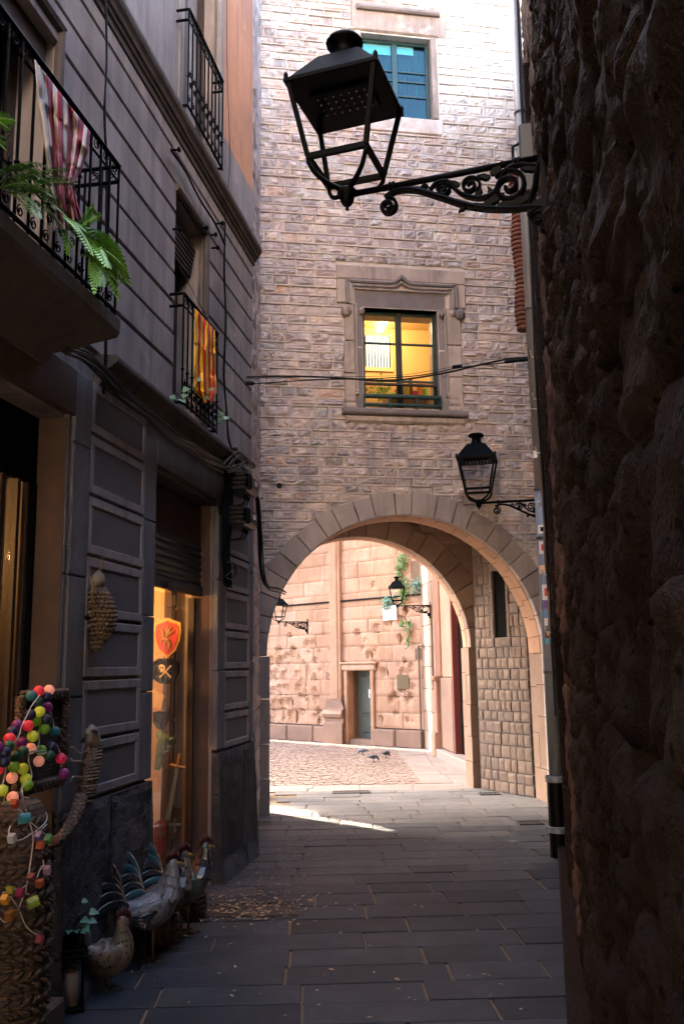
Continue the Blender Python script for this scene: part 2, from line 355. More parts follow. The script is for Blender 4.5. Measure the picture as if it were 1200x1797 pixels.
M['far_wall'] = stone('plaza_facade', [(.52, .36, .25), (.58, .42, .31)], .12, .9, 2, .2, .01)
M['sunny'] = stone('cream_bounce', [(0.713, 0.55, 0.378), (0.778, 0.62, 0.43)], .08, .9, 2, .2, .01)  # pale reflecting colour for the unseen block behind the camera
M['iron'] = simple('painted_iron', (.0015, .0018, .0023), .5, .0, .15, 90, .3, spec=.06)
M['lamp_roof'] = simple('blue_black_lamp_paint', (.0024, .0042, .006), .7, 0, .1, 60, .2, spec=.03)
M['led'] = simple('led_lens', (.25, .24, .22), .2, 0, 0)
M['pipe'] = simple('grey_pipe_paint', (0.13, 0.15, 0.179), .42, 0, .15, 25, .3)
M['pipe_up'] = simple('upper_pipe_paint', (0.169, 0.165, 0.169), .45, 0, .1, 25, .25)
M['cable'] = simple('black_cable', (.0025, .003, .0038), .5, spec=.15)
M['cable_grey'] = simple('grey_cable', (0.028, 0.0322, 0.0364), .5)
M['cable_brown'] = simple('brown_conduit', (.09, .05, .035), .6)
M['white_cable'] = simple('white_flex', (.45, .42, .42), .5)
M['plastic_box'] = simple('black_plastic_box', (0.0042, 0.00455, 0.0056), .4, spec=.2)
M['white_label'] = simple('white_sticker', (.6, .6, .6), .6)
M['terracotta'] = stone('terracotta', [(0.132, 0.045, 0.027), (0.18, 0.066, 0.039)], .25, .8, 8, .4, .01, (0.072, 0.03, 0.021), .5)
M['teal_frame'] = simple('green_window_paint', (.012, .045, .038), .45, 0, .2, 30, .3)
M['teal_frame_up'] = simple('teal_window_paint', (0.0084, 0.042, 0.0462), .4, 0, .1, 30, .2)
M['wood_old'] = simple('worn_dark_wood', (.035, .022, .016), .6, 0, .3, 30, .4)
M['door_green'] = simple('faded_green_door', (0.0525, 0.0595, 0.0434), .75, 0, .4, 9, .45)
M['door_red'] = simple('dark_red_door', (.11, .02, .015), .5, 0, .1, 20, .2)
M['black_gap'] = simple('dark_opening', (.004, .0035, .003), .9, spec=.03)
M['curtain'] = simple('pale_blue_curtain', (0.0205, 0.0761, 0.0858), .8, 0, .2, 12, .15)
M['room'] = simple('cream_room_wall', (.66, .45, .20), .8, 0, .05, 4, .06)
M['tube'] = simple('strip_light', (.9, .8, .6), .5, emit=1.6, ecol=(1, .70, .32))
M['daylight'] = simple('bright_pane', (.7, .7, .65), .5, emit=.16, ecol=(.8, 1., .85))
M['glass'] = glass('clear_glass', (.92, .95, .94), .0)
M['glass_blue'] = glass('blue_glass', (.55, .85, .88), .015)
M['shutter'] = simple('shutter_steel', (.028, .03, .031), .5, .3, .1, 20, .3)
M['shop_plaster'] = stone('shop_plaster', [(.55, .36, .21), (.62, .42, .26)], .15, .9, 3, .4, .01, (.3, .2, .13), .5)
M['shop_dark'] = simple('shop_dark_wood', (.03, .018, .012), .6, 0, .2, 15, .3)
M['brass_wood'] = stone('shop_amber_wall', [(.22, .12, .055), (.32, .18, .08)], .25, .8, 4, .3, .01, (.12, .07, .035), .6)
M['moss'] = stone('mossy_stain', [(.09, .06, .038), (.14, .09, .055), (.07, .06, .03)], .4, .9, 9, .6, .01)
M['leaf'] = simple('fern_leaf', (0.162, 0.38, 0.0216), .5, 0, .1, 60, .35)
M['leaf_dark'] = simple('dark_leaf', (0.064, 0.172, 0.0164), .5, 0, .1, 60, .35)
M['leaf_pale'] = simple('variegated_leaf', (.10, .17, .06), .5, 0, .1, 30, .5)
M['leaf_blue'] = simple('glaucous_leaf', (0.065, 0.169, 0.104), .5, 0, .1, 60, .3)
M['ivy'] = simple('wall_plant', (.07, .15, .025), .6, 0, .1, 60, .4)
M['stem'] = simple('plant_stem', (.05, .05, .02), .7)
M['wicker'] = weave('wicker', (0.07, 0.0385, 0.021), (0.14, 0.0875, 0.049), 22)
M['wicker_dark'] = weave('dark_wicker', (0.033, 0.018, 0.0108), (0.072, 0.042, 0.0228), 18)
M['straw'] = simple('pale_straw', (0.12, 0.084, 0.051), .8, 0, .6, 60, .35)
M['straw_head'] = simple('wrapped_straw', (0.18, 0.15, 0.12), .8, 0, .5, 40, .25)
M['wire'] = simple('straw_wire', (0.286, 0.208, 0.13), .6)
M['ball_thread'] = None
M['litter'] = simple('dry_leaf', (0.34, 0.238, 0.145), .85, 0, .1, 20, .5)
M['litter_dark'] = simple('dark_dry_leaf', (.05, .035, .025), .85, 0, .1, 20, .4)
M['grate'] = simple('cast_iron', (.03, .026, .024), .6, .3, .5, 60, .4)
M['white'] = simple('white_enamel', (.72, .70, .66), .35)
M['sign_ink'] = simple('sign_lettering', (.16, .13, .11), .6)
M['gold'] = simple('gold_paint', (.62, .33, .05), .45)
M['gold_dark'] = simple('dark_gold_paint', (.34, .16, .03), .5)
M['red'] = simple('red_paint', (.45, .02, .02), .4)
M['hat_black'] = simple('black_felt', (.003, .003, .003), .9, spec=.1)
M['bone'] = simple('bone_print', (.72, .55, .33), .7)
M['sword'] = simple('grey_green_plastic', (.14, .2, .2), .4)
M['toy_green'] = simple('green_toy', (.09, .17, .03), .6)
M['toy_dkgreen'] = simple('dark_green_ball', (.02, .06, .015), .35)
M['toy_red'] = simple('red_board', (.16, .03, .03), .6)
M['paper'] = simple('cream_paper', (.7, .5, .3), .8)
# ------------------------------------------------------------------ shared stone pieces
def rock(name, mat, nx=5, nz=3, amp=.35, edge=.3, seed=0, smooth=False):
    """unit block: x,z in +-.5, back at y=0, rough front near y=1"""
    b = MB(); P = []
    for j in range(nz+1):
        for i in range(nx+1):
            x = i/nx-.5; z = j/nz-.5
            e = 1 if (i in (0, nx) or j in (0, nz)) else 0
            y = 1-edge*e+amp*(noise.noise(Vector((x*3.1+seed*7.3, z*2.3, seed*3.7)))+.5*noise.noise(Vector((x*7+seed, z*6, seed))))*(.35 if e else 1.)
            jx = 0 if i in (0, nx) else .25/nx*noise.noise(Vector((x*9, z*9, seed+5)))
            P.append((x+jx, y, z))
    nf = len(P); fs = [(j*(nx+1)+i, j*(nx+1)+i+1, (j+1)*(nx+1)+i+1, (j+1)*(nx+1)+i) for j in range(nz) for i in range(nx)]
    ring = [i for i in range(nx+1)]+[j*(nx+1)+nx for j in range(1, nz+1)]+[nz*(nx+1)+i for i in range(nx-1, -1, -1)]+[j*(nx+1) for j in range(nz-1, 0, -1)]
    P += [(P[i][0], 0, P[i][2]) for i in ring]; L = len(ring)
    fs += [(ring[k], ring[(k+1) % L], nf+(k+1) % L, nf+k) for k in range(L)]
    me = b.add(P, fs).mesh(name, smooth=smooth); me.materials.append(mat); return me
def put_rock(F, me, parent, name, s0, s1, z0, z1, o0, o1, flip=False):
    ax = F.d if not flip else -F.d
    return piece(name, me, parent, F((s0+s1)/2, o0, (z0+z1)/2), ax, F.n, UP if not flip else -UP, (s1-s0, o1-o0, z1-z0))
def rows(z0, z1, a, b):
    out = []; z = z0
    while z < z1-.02:
        h = rnd.uniform(a, b)
        if z+h > z1-a*.6: h = z1-z
        out.append((z, z+h)); z += h
    return out
def split(a, b, lo, hi):
    out = []; s = a
    while s < b-.01:
        w_ = rnd.uniform(lo, hi)
        if s+w_ > b-lo*.6: w_ = b-s
        out.append((s, s+w_)); s += w_
    return out
def minus(iv, cuts):
    out = [iv]
    for c in cuts:
        nx = []
        for a, b in out:
            if c[1] <= a or c[0] >= b: nx.append((a, b)); continue
            if c[0] > a+.03: nx.append((a, c[0]))
            if c[1] < b-.03: nx.append((c[1], b))
        out = nx
    return out

# ------------------------------------------------------------------ ground, street paving, plaza floor
g = MB(); G = Frame((0, 0, 0), (1, 0, 0), (0, 1, 0))
g.box(G, -90, 90, -70, 130, -.3, -.03)
ground = struct(g.build('ground', M['plaza_slab']))
sb = MB(); P4 = [(-3.2, -6), (4, -6), (4.2, 12.9), (-2.2, 12.3)]
sb.prism(P4, lambda x, y: Vector((x, y, -.03)), lambda x, y: Vector((x, y, -.012)))
street = struct(sb.build('street', M['sand']))
SD = Vector((cos(.035), sin(.035), 0)); SN = Vector((-sin(.035), cos(.035), 0))
def slabmesh(k):
    b = MB(); r = random.Random(k); e = .012
    n = 4; P = []
    for z, ins in ((-1, 0), (-.25, 0), (0, 1)):
        for (x, y) in ((-.5, -.5), (.5, -.5), (.5, .5), (-.5, .5)):
            P.append((x*(1-.016*ins)+r.uniform(-.006, .006), y*(1-.05*ins)+r.uniform(-.012, .012), z+(r.uniform(-.08, .08) if ins else 0)))
    fs = [(8, 9, 10, 11)]+[(a, (a+1) % 4, (a+1) % 4+4, a+4) for a in range(4)]+[(a+4, (a+1) % 4+4, (a+1) % 4+8, a+8) for a in range(4)]
    me = b.add(P, fs).mesh('paving_slab'); me.materials.append(M['slab']); return me
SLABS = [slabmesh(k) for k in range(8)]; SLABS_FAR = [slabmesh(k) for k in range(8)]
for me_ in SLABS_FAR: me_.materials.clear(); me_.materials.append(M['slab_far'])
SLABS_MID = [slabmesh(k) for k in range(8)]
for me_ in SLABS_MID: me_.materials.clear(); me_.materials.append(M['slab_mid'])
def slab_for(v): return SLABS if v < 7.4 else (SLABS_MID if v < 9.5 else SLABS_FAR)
y = -1.2; rowi = 0
GRATE = (-1.02, -.33, 6.30, 6.66)
while y < 12.25:
    d = rnd.uniform(.25, .33) if y > 3 else .5
    x = -3.0+rnd.uniform(0, .6)
    while x < 3.2:
        w_ = rnd.uniform(.42, .95); c = SD*(x+w_/2)+SN*(y+d/2); hit = GRATE[0]-.3 < c.x < GRATE[1]+.3 and GRATE[2]-.02 < c.y < GRATE[3]+.02
        lx = -.87-(8.2-c.y)*.163
        if c.x > lx-.55 and c.x < .094+.2245*c.y+.35:
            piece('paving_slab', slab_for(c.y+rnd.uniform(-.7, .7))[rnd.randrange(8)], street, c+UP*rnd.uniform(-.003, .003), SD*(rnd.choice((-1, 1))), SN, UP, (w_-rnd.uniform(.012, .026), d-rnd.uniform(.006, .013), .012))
        x += w_
    y += d; rowi += 1
# plaza floor: wavy rows of small setts with a band of larger slabs on the right
pb = MB(); pb.prism([(-14, 12.2), (4, 12.75), (4, 20), (-14, 33)], lambda x, y: Vector((x, y, -.03)), lambda x, y: Vector((x, y, -.016)))
plaza = struct(pb.build('plaza_floor', M['plaza_slab']))
st = MB(); r2 = random.Random(4); yy = 12.95
while yy < 22.5:
    d = r2.uniform(.085, .12); xx = -2.6-.06*(yy-12)
    while xx < 1.05-.02*(yy-13):
        w_ = r2.uniform(.1, .2); dz = r2.uniform(-.006, .004); yo = .05*sin(xx*2.3+yy*1.1)
        a, b, c, e = xx+.006, xx+w_-.006, yy+yo+.006, yy+yo+d-.008
        if not (yy > 21.0-.9*(xx+1.6)):
            tl = r2.uniform(-.004, .004)
            st.add([(a, c, -.02), (b, c, -.02), (b, e, -.02), (a, e, -.02), (a+.006, c+.006, dz+tl), (b-.006, c+.006, dz-tl), (b-.006, e-.006, dz-tl), (a+.006, e-.006, dz+tl)],
                   [(7, 6, 5, 4)[::-1], (0, 1, 5, 4), (1, 2, 6, 5), (2, 3, 7, 6), (3, 0, 4, 7)])
        xx += w_
    yy += d
o = st.build('setts', M['sett'], plaza, fix=False); stuff(o)
PSL = slabmesh(50); PSL.materials.clear(); PSL.materials.append(M['plaza_slab'])
y = 12.32; k = 0
while y < 12.9:
    x = -2.0+(k % 2)*.4
    while x < 2.2:
        w_ = rnd.uniform(.5, .9); piece('paving_slab', PSL, plaza, Vector((x+w_/2, y+.15, rnd.uniform(-.003, .003))), Vector((1, .02, 0)), Vector((-.02, 1, 0)), UP, (w_-.014, .29, .016)); x += w_
    y += .3; k += 1
y = 12.95
while y < 18.2:
    d = rnd.uniform(.45, .7)
    x = 1.06-.02*(y-13)
    while x < 2.3:
        w_ = rnd.uniform(.4, .6); piece('paving_slab', PSL, plaza, Vector((x+w_/2, y+d/2, rnd.uniform(-.003, .003))), Vector((1, .0, 0)), Vector((0, 1, 0)), UP, (w_-.014, d-.014, .016)); x += w_
    y += d

# ------------------------------------------------------------------ the building over the archway
AC = (1.64, 1.76, 1.67); RING = .275
arch = thing('arch_building', 'tall grey rubble stone wall with round archway and two windows', 'building', AW(1.64, 0, 0))
WIN = (1.17, 2.14, 4.78, 6.08); UWIN = (1.22, 2.17, 8.75, 9.95)
core = MB(); D0, D1 = -.45, -.015
poly = [(-.7, 1.76), (-.7, 3.9), (4.4, 3.9), (4.4, 0), (AC[0]+AC[2]+.2, 0)]
poly += [(AC[0]+(AC[2]+.2)*cos(t*pi/32), AC[1]+(AC[2]+.2)*sin(t*pi/32)) for t in range(33)]
core.prism(poly, lambda s, z: AW(s, D0, z), lambda s, z: AW(s, D1, z))
for a, b, c, d in ((-.7, WIN[0], 3.9, 11.6), (UWIN[1], 4.4, 3.9, 11.6), (WIN[0], UWIN[1], 3.9, WIN[2]), (WIN[0], UWIN[1], WIN[3], UWIN[2]), (WIN[0], UWIN[1], UWIN[3], 11.6), (WIN[1], UWIN[1], WIN[2], WIN[3]), (WIN[0], UWIN[0], UWIN[2], UWIN[3])):
    core.box(AW, a, b, D0, D1, c, d)
core.build('wall_core', M['pointing'], arch)
RUB = [rock('rubble_block', M['rubble'], 6, 4, .5, .36, k) for k in range(18)]
cut_rects = [(.93, 2.44, 4.56, 6.12), (.84, 2.52, 6.12, 6.63), (1.08, 2.40, 9.95, 10.43), (1.13, 2.27, 8.52, 9.95)]
stones = []; rb = MB(); HJ = .0085
for z0, z1 in rows(1.5, 11.0, .095, .155):
    cuts = [(c[0], c[1]) for c in cut_rects if c[2] < (z0+z1)/2 < c[3]]
    zz = max(z0+.03-AC[1], 0); rr = AC[2]+RING-.05
    if zz < rr: cuts.append((AC[0]-sqrt(rr*rr-zz*zz), AC[0]+sqrt(rr*rr-zz*zz)))
    wob = rnd.uniform(-.004, .004)
    for a, b in minus((-.45, 3.85), cuts):
        segs = split(a, b, .15, .34)
        for s0, s1 in segs: stones.append((s0+HJ, s1-HJ, z0+HJ+wob, z1-HJ+wob))
        rb.bevbox(AW, a, b, -.03, .012+rnd.uniform(-.003, .003), z1-HJ+wob, z1+HJ+wob, .004)
        for s0, s1 in segs[1:]: rb.bevbox(AW, s0-HJ, s0+HJ, -.03, .011, z0+HJ, z1-HJ, .004)
stuff(rb.build('ribbon_pointing', M['pointing'], arch))
def area(q):
    p = AW((q[0]+q[1])/2, 0, (q[2]+q[3])/2); return (q[1]-q[0])*(q[3]-q[2])/(p-CAM).length_squared if p.z < 10.7 and -.1 < (q[0]+q[1])/2 < 3.45 else 0
stones.sort(key=area, reverse=True)
rest = MB()
for i, (s0, s1, z0, z1) in enumerate(stones):
    me = RUB[rnd.randrange(18)]; o1 = rnd.uniform(-.004, .022); fl = rnd.random() < .5
    if i < 300: put_rock(AW, me, arch, 'stone', s0, s1, z0, z1, -.035, o1, fl)
    else:
        sg = -1 if fl else 1
        rest.add([AW((s0+s1)/2+sg*v.co.x*(s1-s0), -.035+v.co.y*(o1+.035), (z0+z1)/2+sg*v.co.z*(z1-z0)) for v in me.vertices], [tuple(p.vertices) for p in me.polygons])
stuff(rest.build('far_stones', M['rubble'], arch))
def ring(F, c, R, th, n, o0, o1, parent, mat, name='voussoir', a0=0, a1=pi, jit=.02, seed=1, gap=.004):
    r = random.Random(seed); cutsa = [a0]+[a0+(a1-a0)*(i+r.uniform(-.16, .16))/n for i in range(1, n)]+[a1]
    for i in range(n):
        A, B = cutsa[i]+gap/R, cutsa[i+1]-gap/R; t = th+r.uniform(-jit, jit); b = .008; q = MB()
        oo = o1+r.uniform(-.006, .006)
        def pt(a, rad, o): return F(c[0]+rad*cos(a), o, c[1]+rad*sin(a))
        Rr = R+r.uniform(-.004, .004); mid = (A+B)/2
        prof = [(A, Rr), (mid, Rr), (B, Rr), (B, Rr+t), (mid, Rr+t), (A, Rr+t)]
        ins = [(A+b/R, Rr+b), (mid, Rr+b), (B-b/R, Rr+b), (B-b/R, Rr+t-b), (mid, Rr+t-b), (A+b/R, Rr+t-b)]
        q.add([pt(a, x, o0) for a, x in prof]+[pt(a, x, oo-b) for a, x in prof]+[pt(a, x, oo) for a, x in ins],
              [(5, 4, 3, 2, 1, 0), (12, 13, 14, 15, 16, 17)]+[(k, (k+1) % 6, (k+1) % 6+6, k+6) for k in range(6)]+[(k+6, (k+1) % 6+6, (k+1) % 6+12, k+12) for k in range(6)])
        q.build(name, mat, parent)
M['soffit_stone'] = stone('orange_soffit_tint', [(.27, .145, .085), (.33, .185, .11), (.30, .165, .095)], .16, .88, 4, .4, .01, (.3, .17, .11), .4)  # orange copy of the arch stone, warm plaza bounce put into its colour
M['soffit_jamb'] = stone('brown_jamb_stone', [(.15, .092, .062), (.19, .12, .082), (.165, .105, .07)], .18, .88, 4, .4, .01, (.11, .07, .05), .5)  # brown copy of the jamb stone, tinted for the plaza light
ring(AW, AC, AC[2], RING, 23, -.055, .03, arch, M['vouss'], seed=3)
ring(AW, AC, AC[2]-.004, RING, 24, -.26, -.06, arch, M['soffit_stone'], seed=7)
ring(AW, AC, AC[2]-.002, RING, 25, -.46, -.265, arch, M['soffit_stone'], seed=8)
def jamb(F, polyf, z0, z1, hs, parent, mat, name='jamb_stone'):
    z = z0
    for h in hs:
        q = MB(); z2 = min(z+h, z1); q.prism(polyf(), lambda s, o: F(s, o, z+.004), lambda s, o: F(s, o, z2-.004)); q.build(name, mat, parent); z = z2
jamb(AW, lambda: [(rnd.uniform(-.006, .004), .03), (-.16, .03), (-.62, -.40), (-.42, -.46)], -.02, 1.76, (.42, .38, .5, .5), arch, M['vouss'])
jamb(AW, lambda: [(3.31+rnd.uniform(-.004, .006), .03), (3.62, .03), (3.62, -.055), (3.31+rnd.uniform(-.004, .006), -.055)], -.02, 1.76, (.4, .62, .38, .5), arch, M['vouss'])
jamb(AW, lambda: [(3.31+rnd.uniform(-.004, .006), -.06), (3.62, -.06), (3.62, -.26), (3.31, -.26)], -.02, 1.76, (.4, .62, .38, .5), arch, M['soffit_jamb'])
jamb(AW, lambda: [(3.31+rnd.uniform(-.004, .006), -.265), (3.62, -.265), (3.62, -.46), (3.31, -.46)], -.02, 1.76, (.4, .42, .55, .6), arch, M['soffit_jamb'])
mass = MB()
mass.prism([tuple(AW(-.7, -.455, 0).xy), tuple(AW(4.4, -.455, 0).xy), tuple(FW(2.6, -.33, 0).xy), tuple(FW(-3.35, -.33, 0).xy)], lambda x, y: Vector((x, y, 3.75)), lambda x, y: Vector((x, y, 4.6)))
mass.build('passage_ceiling', M['soffit'], arch)
bk = MB(); bk.prism([tuple(AW(-.7, -2.0, 0).xy), tuple(AW(4.4, -2.0, 0).xy), tuple(FW(2.6, -.33, 0).xy), tuple(FW(-3.35, -.33, 0).xy)], lambda x, y: Vector((x, y, 4.6)), lambda x, y: Vector((x, y, 11.6)))
bk.box(AW, -.7, -.3, -2., -.455, 4.6, 11.6); bk.box(AW, 3.9, 4.4, -2., -.455, 4.6, 11.6); bk.box(AW, -.3, 3.9, -2., -.455, 10.9, 11.6); bk.box(AW, -.3, 3.9, -2., -.455, 7.5, 7.8)
bk.build('rear_block', M['far_wall'], arch)
# unseen beam added left of the passage to cut the sun patch edge
e0, e1 = Vector((-1.32, 10.42, 0)), Vector((-3.3, 13.7, 0))
lt = MB(); nn = Vector((.86, .51, 0)); lt.hexa([e0+UP*3.3, e1+UP*3.3, e1+nn*.3+UP*3.3, e0+nn*.3+UP*3.3, e0+UP*3.75, e1+UP*3.75, e1+nn*.3+UP*3.75, e0+nn*.3+UP*3.75]); lt.build('sun_patch_beam', M['soffit'], arch)

# passage side wall of squared blocks with a narrow dark opening
side = thing('passage_side_wall', 'side wall of small squared stone blocks inside the archway', 'wall', SW(.5, 0, 0))
q = MB(); q.box(SW, -.1, 1.06, -.5, -.03, 0, 3.75); q.build('joint_bed', M['dark_mortar'], side)
BLK = [rock('passage_block', M['passage'], 4, 4, .09, .13, 40+k) for k in range(8)]
OP = (.36, .62, 1.98, 2.86)
for z0, z1 in rows(0., 3.72, .125, .165):
    cuts = [(OP[0]-.06, OP[1]+.07)] if OP[2]-.0 < (z0+z1)/2 < OP[3]+.12 else []
    for a, b in minus((.0, 1.02), cuts):
        for s0, s1 in split(a, b, .10, .185):
            t0, t1 = z0+rnd.uniform(.002, .008), z1-rnd.uniform(.002, .008)
            put_rock(SW, BLK[rnd.randrange(8)], side, 'block', s0+.008, s1-.008, t0+.004, t1-.004, -.05, rnd.uniform(-.004, .012))
z = OP[2]
for h in (.32, .28, .30):
    for s0, s1 in ((OP[0]-.055, OP[0]), (OP[1], OP[1]+.065)): put_rock(SW, BLK[rnd.randrange(8)], side, 'opening_jamb', s0, s1, z+.004, z+h-.004, -.05, .012)
    z += h
q = MB(); q.bevbox(SW, OP[0]-.05, OP[1]+.06, -.05, .012, OP[3]+.006, OP[3]+.115, .008); q.build('opening_lintel', M['passage'], side)
q = MB(); q.box(SW, OP[0], OP[1], -.05, -.028, OP[2], OP[3]); q.build('dark_opening', M['black_gap'], side)

# second arch at the plaza end of the passage
inner = thing('inner_arch', 'second round stone arch where the passage meets the sunny plaza', 'arch', FW(-1.489, 0, 0))
FC = (-1.489, 1.864, 1.52)
ring(FW, FC, FC[2], .30, 19, -.17, .0, inner, M['soffit'], seed=5, jit=.03)
ring(FW, FC, FC[2]-.003, .30, 22, -.34, -.175, inner, M['soffit_stone'], seed=6)
q = MB(); pl = [(FC[0]+(1.52+.25)*cos(t*pi/24), FC[1]+(1.52+.25)*sin(t*pi/24)) for t in range(25)]+[(-3.64, 1.864), (-3.64, 3.75), (1.2, 3.75), (1.2, 1.864)]  # left end lengthened out of view to block a stray sun spot
q.prism(pl, lambda s, z: FW(s, -.33, z), lambda s, z: FW(s, -.03, z)); q.build('spandrel', M['soffit'], inner)
SOF = [rock('spandrel_block', M['soffit'], 4, 3, .3, .4, 70+k) for k in range(6)]
for z0, z1 in rows(1.9, 3.75, .14, .2):
    rr = FC[2]+.28; zz = max(0, z0-FC[1]); cuts = [(FC[0]-sqrt(max(0, rr*rr-zz*zz)), FC[0]+sqrt(max(0, rr*rr-zz*zz)))] if zz < rr else []
    for a, b in minus((-3.0, .35), cuts):
        for s0, s1 in split(a, b, .22, .4): put_rock(FW, SOF[rnd.randrange(6)], inner, 'block', s0+.006, s1-.006, z0+.006, z1-.006, -.04, -.005+rnd.uniform(0, .012))
jamb(FW, lambda: [(rnd.uniform(-.005, .005), 0), (.5, 0), (.5, -.17), (rnd.uniform(-.005, .005), -.17)], -.02, 1.864, (.36, .33, .42, .4, .4), inner, M['soffit_jamb'])
jamb(FW, lambda: [(rnd.uniform(-.005, .005), -.175), (.5, -.175), (.5, -.34), (rnd.uniform(-.005, .005), -.34)], -.02, 1.864, (.36, .45, .33, .4, .4), inner, M['soffit_jamb'])
jamb(FW, lambda: [(-3.01, 0), (-3.2, 0), (-3.2, -.3), (-3.01, -.3)], -.02, 1.864, (.5, .5, .5, .5), inner, M['vouss'])
# ------------------------------------------------------------------ church front and side building in the plaza
church = thing('church_front', 'shrapnel-scarred pink sandstone church wall seen through the arch', 'church', CW(2.2, 0, 0))
HC = 13.
dl, dz = CW.sz(613, 1290); dr, _ = CW.sz(653, 1290); _, dtop = CW.sz(630, 1177)
pl0, _ = CW.sz(602, 1200); pl1, _ = CW.sz(583, 1200)
cr = random.Random(9); craters = []
for i in range(150):
    s = cr.uniform(.2, 6.2); z = abs(cr.gauss(.9, .75))+.35
    craters.append((s, z, cr.uniform(.03, .10)*(1.5 if s > 3.2 and z < 1.9 else 1)))
for i in range(60): craters.append((cr.uniform(3.2, 5.5), cr.uniform(.5, 1.8), cr.uniform(.05, .14)))
def dent(s, z):
    d = 0.
    for a, b, r in craters:
        q_ = (s-a)**2+(z-b)**2
        if q_ < r*r*1.6: d = max(d, (1-q_/(r*r*1.6))*r*.85*(1+.6*noise.noise(Vector((s*20, z*20, 1)))))
    return min(d, .075)
DOOR = (dr, dl, 0, dtop)        # dr < dl because s grows to the left
q = MB(); q.box(CW, -.3, dr-.0, -.8, -.15, 0, HC); q.box(CW, dl, 13, -.8, -.15, 0, HC); q.box(CW, dr, dl, -.8, -.15, dtop, HC); q.build('wall_core', M['church_base'], church)
z = .36; rowk = 0
while z < 5.4:
    h = cr.uniform(.27, .36)
    cuts = [(dr-.02, dl+.02)] if z < dtop-.02 else []
    for a, b in minus((.0, 6.4), cuts):
        s = a
        while s < b-.01:
            w_ = cr.uniform(.38, .78)
            if s+w_ > b-.2: w_ = b-s
            o1 = cr.uniform(-.006, .008); nx, nz = max(2, int(w_/.045)), max(2, int(h/.045)); blk = MB()
            g0 = .003
            def fp(u, v, s=s, w_=w_, z=z, h=h, o1=o1):
                e = .012 if u in (0, 1) or v in (0, 1) else 0
                S, Z = s+g0+u*(w_-2*g0), z+g0+v*(h-2*g0); return CW(S, o1-e-dent(S, Z), Z)
            blk.grid(fp, nx, nz)
            c4_ = [CW(s+g0, -.18, z+g0), CW(s+w_-g0, -.18, z+g0), CW(s+w_-g0, -.18, z+h-g0), CW(s+g0, -.18, z+h-g0)]
            f4 = [fp(0, 0), fp(1, 0), fp(1, 1), fp(0, 1)]
            for k in range(4): blk.add([c4_[k], c4_[(k+1) % 4], f4[(k+1) % 4], f4[k]], [(0, 1, 2, 3)])
            blk.build('ashlar', M['church'] if z < 4.7 or cr.random() < .8 else M['pale_church'], church); s += w_
    z += h; rowk += 1
q = MB()
for a, b in split(0., dr-.0, .5, .9)+split(dl, 6.4, .5, .9): q = MB(); q.bevbox(CW, a+.003, b-.003, -.18, .05+cr.uniform(-.008, .01), -.02, .34, .03); q.build('plinth_stone', M['church_base'], church)
# pilasters with moulded bases
for a, b, nm in ((pl0, pl1, 'pilaster'), (pl0+3.05, pl1+3.35, 'pilaster')):
    q = MB(); q.bevbox(CW, a, b, -.05, .085, .9, 5.4, .02); q.bevbox(CW, a+.06, b-.06, -.05, .11, .92, 5.4, .015); po = q.build(nm, M['church'], church)
    q = MB(); prof = [(-.05, .0), (.19, .0), (.19, .42), (.14, .46), (.14, .52), (.2, .56), (.22, .62), (.2, .68), (.13, .74), (.11, .92), (-.05, .92)]
    wd = (b-a)/2; mid = (a+b)/2
    q.prism(prof, lambda o, z: CW(mid-wd-.10*(o > .12)-.02, o, z), lambda o, z: CW(mid+wd+.10*(o > .12)+.02, o, z)); q.build('pilaster_base', M['church_base'], po)
# small green door in a moulded surround
q = MB(); q.box(CW, dr+.02, dl-.02, -.34, -.28, .1, dtop); dd = q.build('door', M['door_green'], church)
W = dl-dr
for z0, z1 in ((.22, .55), (.62, 1.86)):
    q = MB(); q.bevbox(CW, dr+.12, dl-.12, -.29, -.262, z0, min(z1, dtop-.12), .02); q.build('panel', M['door_green'], dd)
q = MB(); q.box(CW, dr+W*.42, dr+W*.47, -.275, -.258, .95, 1.13); q.tube([CW(dr+W*.44, -.262, 1.03), CW(dr+W*.36, -.262, 1.14)], .012, 4); q.build('paint_mark', M['white_label'], dd)
q = MB(); q.box(CW, dr+.02, dl-.02, -.3, .0, -.02, .1); q.build('door_step', M['church_base'], church)
for a, b in ((dl, dl+.1), (dr-.1, dr)):
    q = MB(); q.bevbox(CW, a, b, -.35, .055, .0, dtop+.0, .02); q.build('door_jamb', M['church'], church)
q = MB(); q.bevbox(CW, dr-.16, dl+.16, -.35, .07, dtop, dtop+.13, .025); q.bevbox(CW, dr-.2, dl+.2, -.05, .1, dtop+.132, dtop+.18, .02); q.build('door_lintel', M['church'], church)
# conduit along the wall
ca, cb = CW.sz(497, 1064), CW.sz(742, 1043)
q = MB(); q.tube([CW(cb[0]+(ca[0]-cb[0])*t/10, .03, cb[1]+(ca[1]-cb[1])*t/10) for t in range(11)], .022, 6)
wc = tag(q.build('wall_conduit', M['cable'], None), 'thin dark conduit running along the church wall', 'conduit'); settle(wc, CW(cb[0], .03, cb[1]))

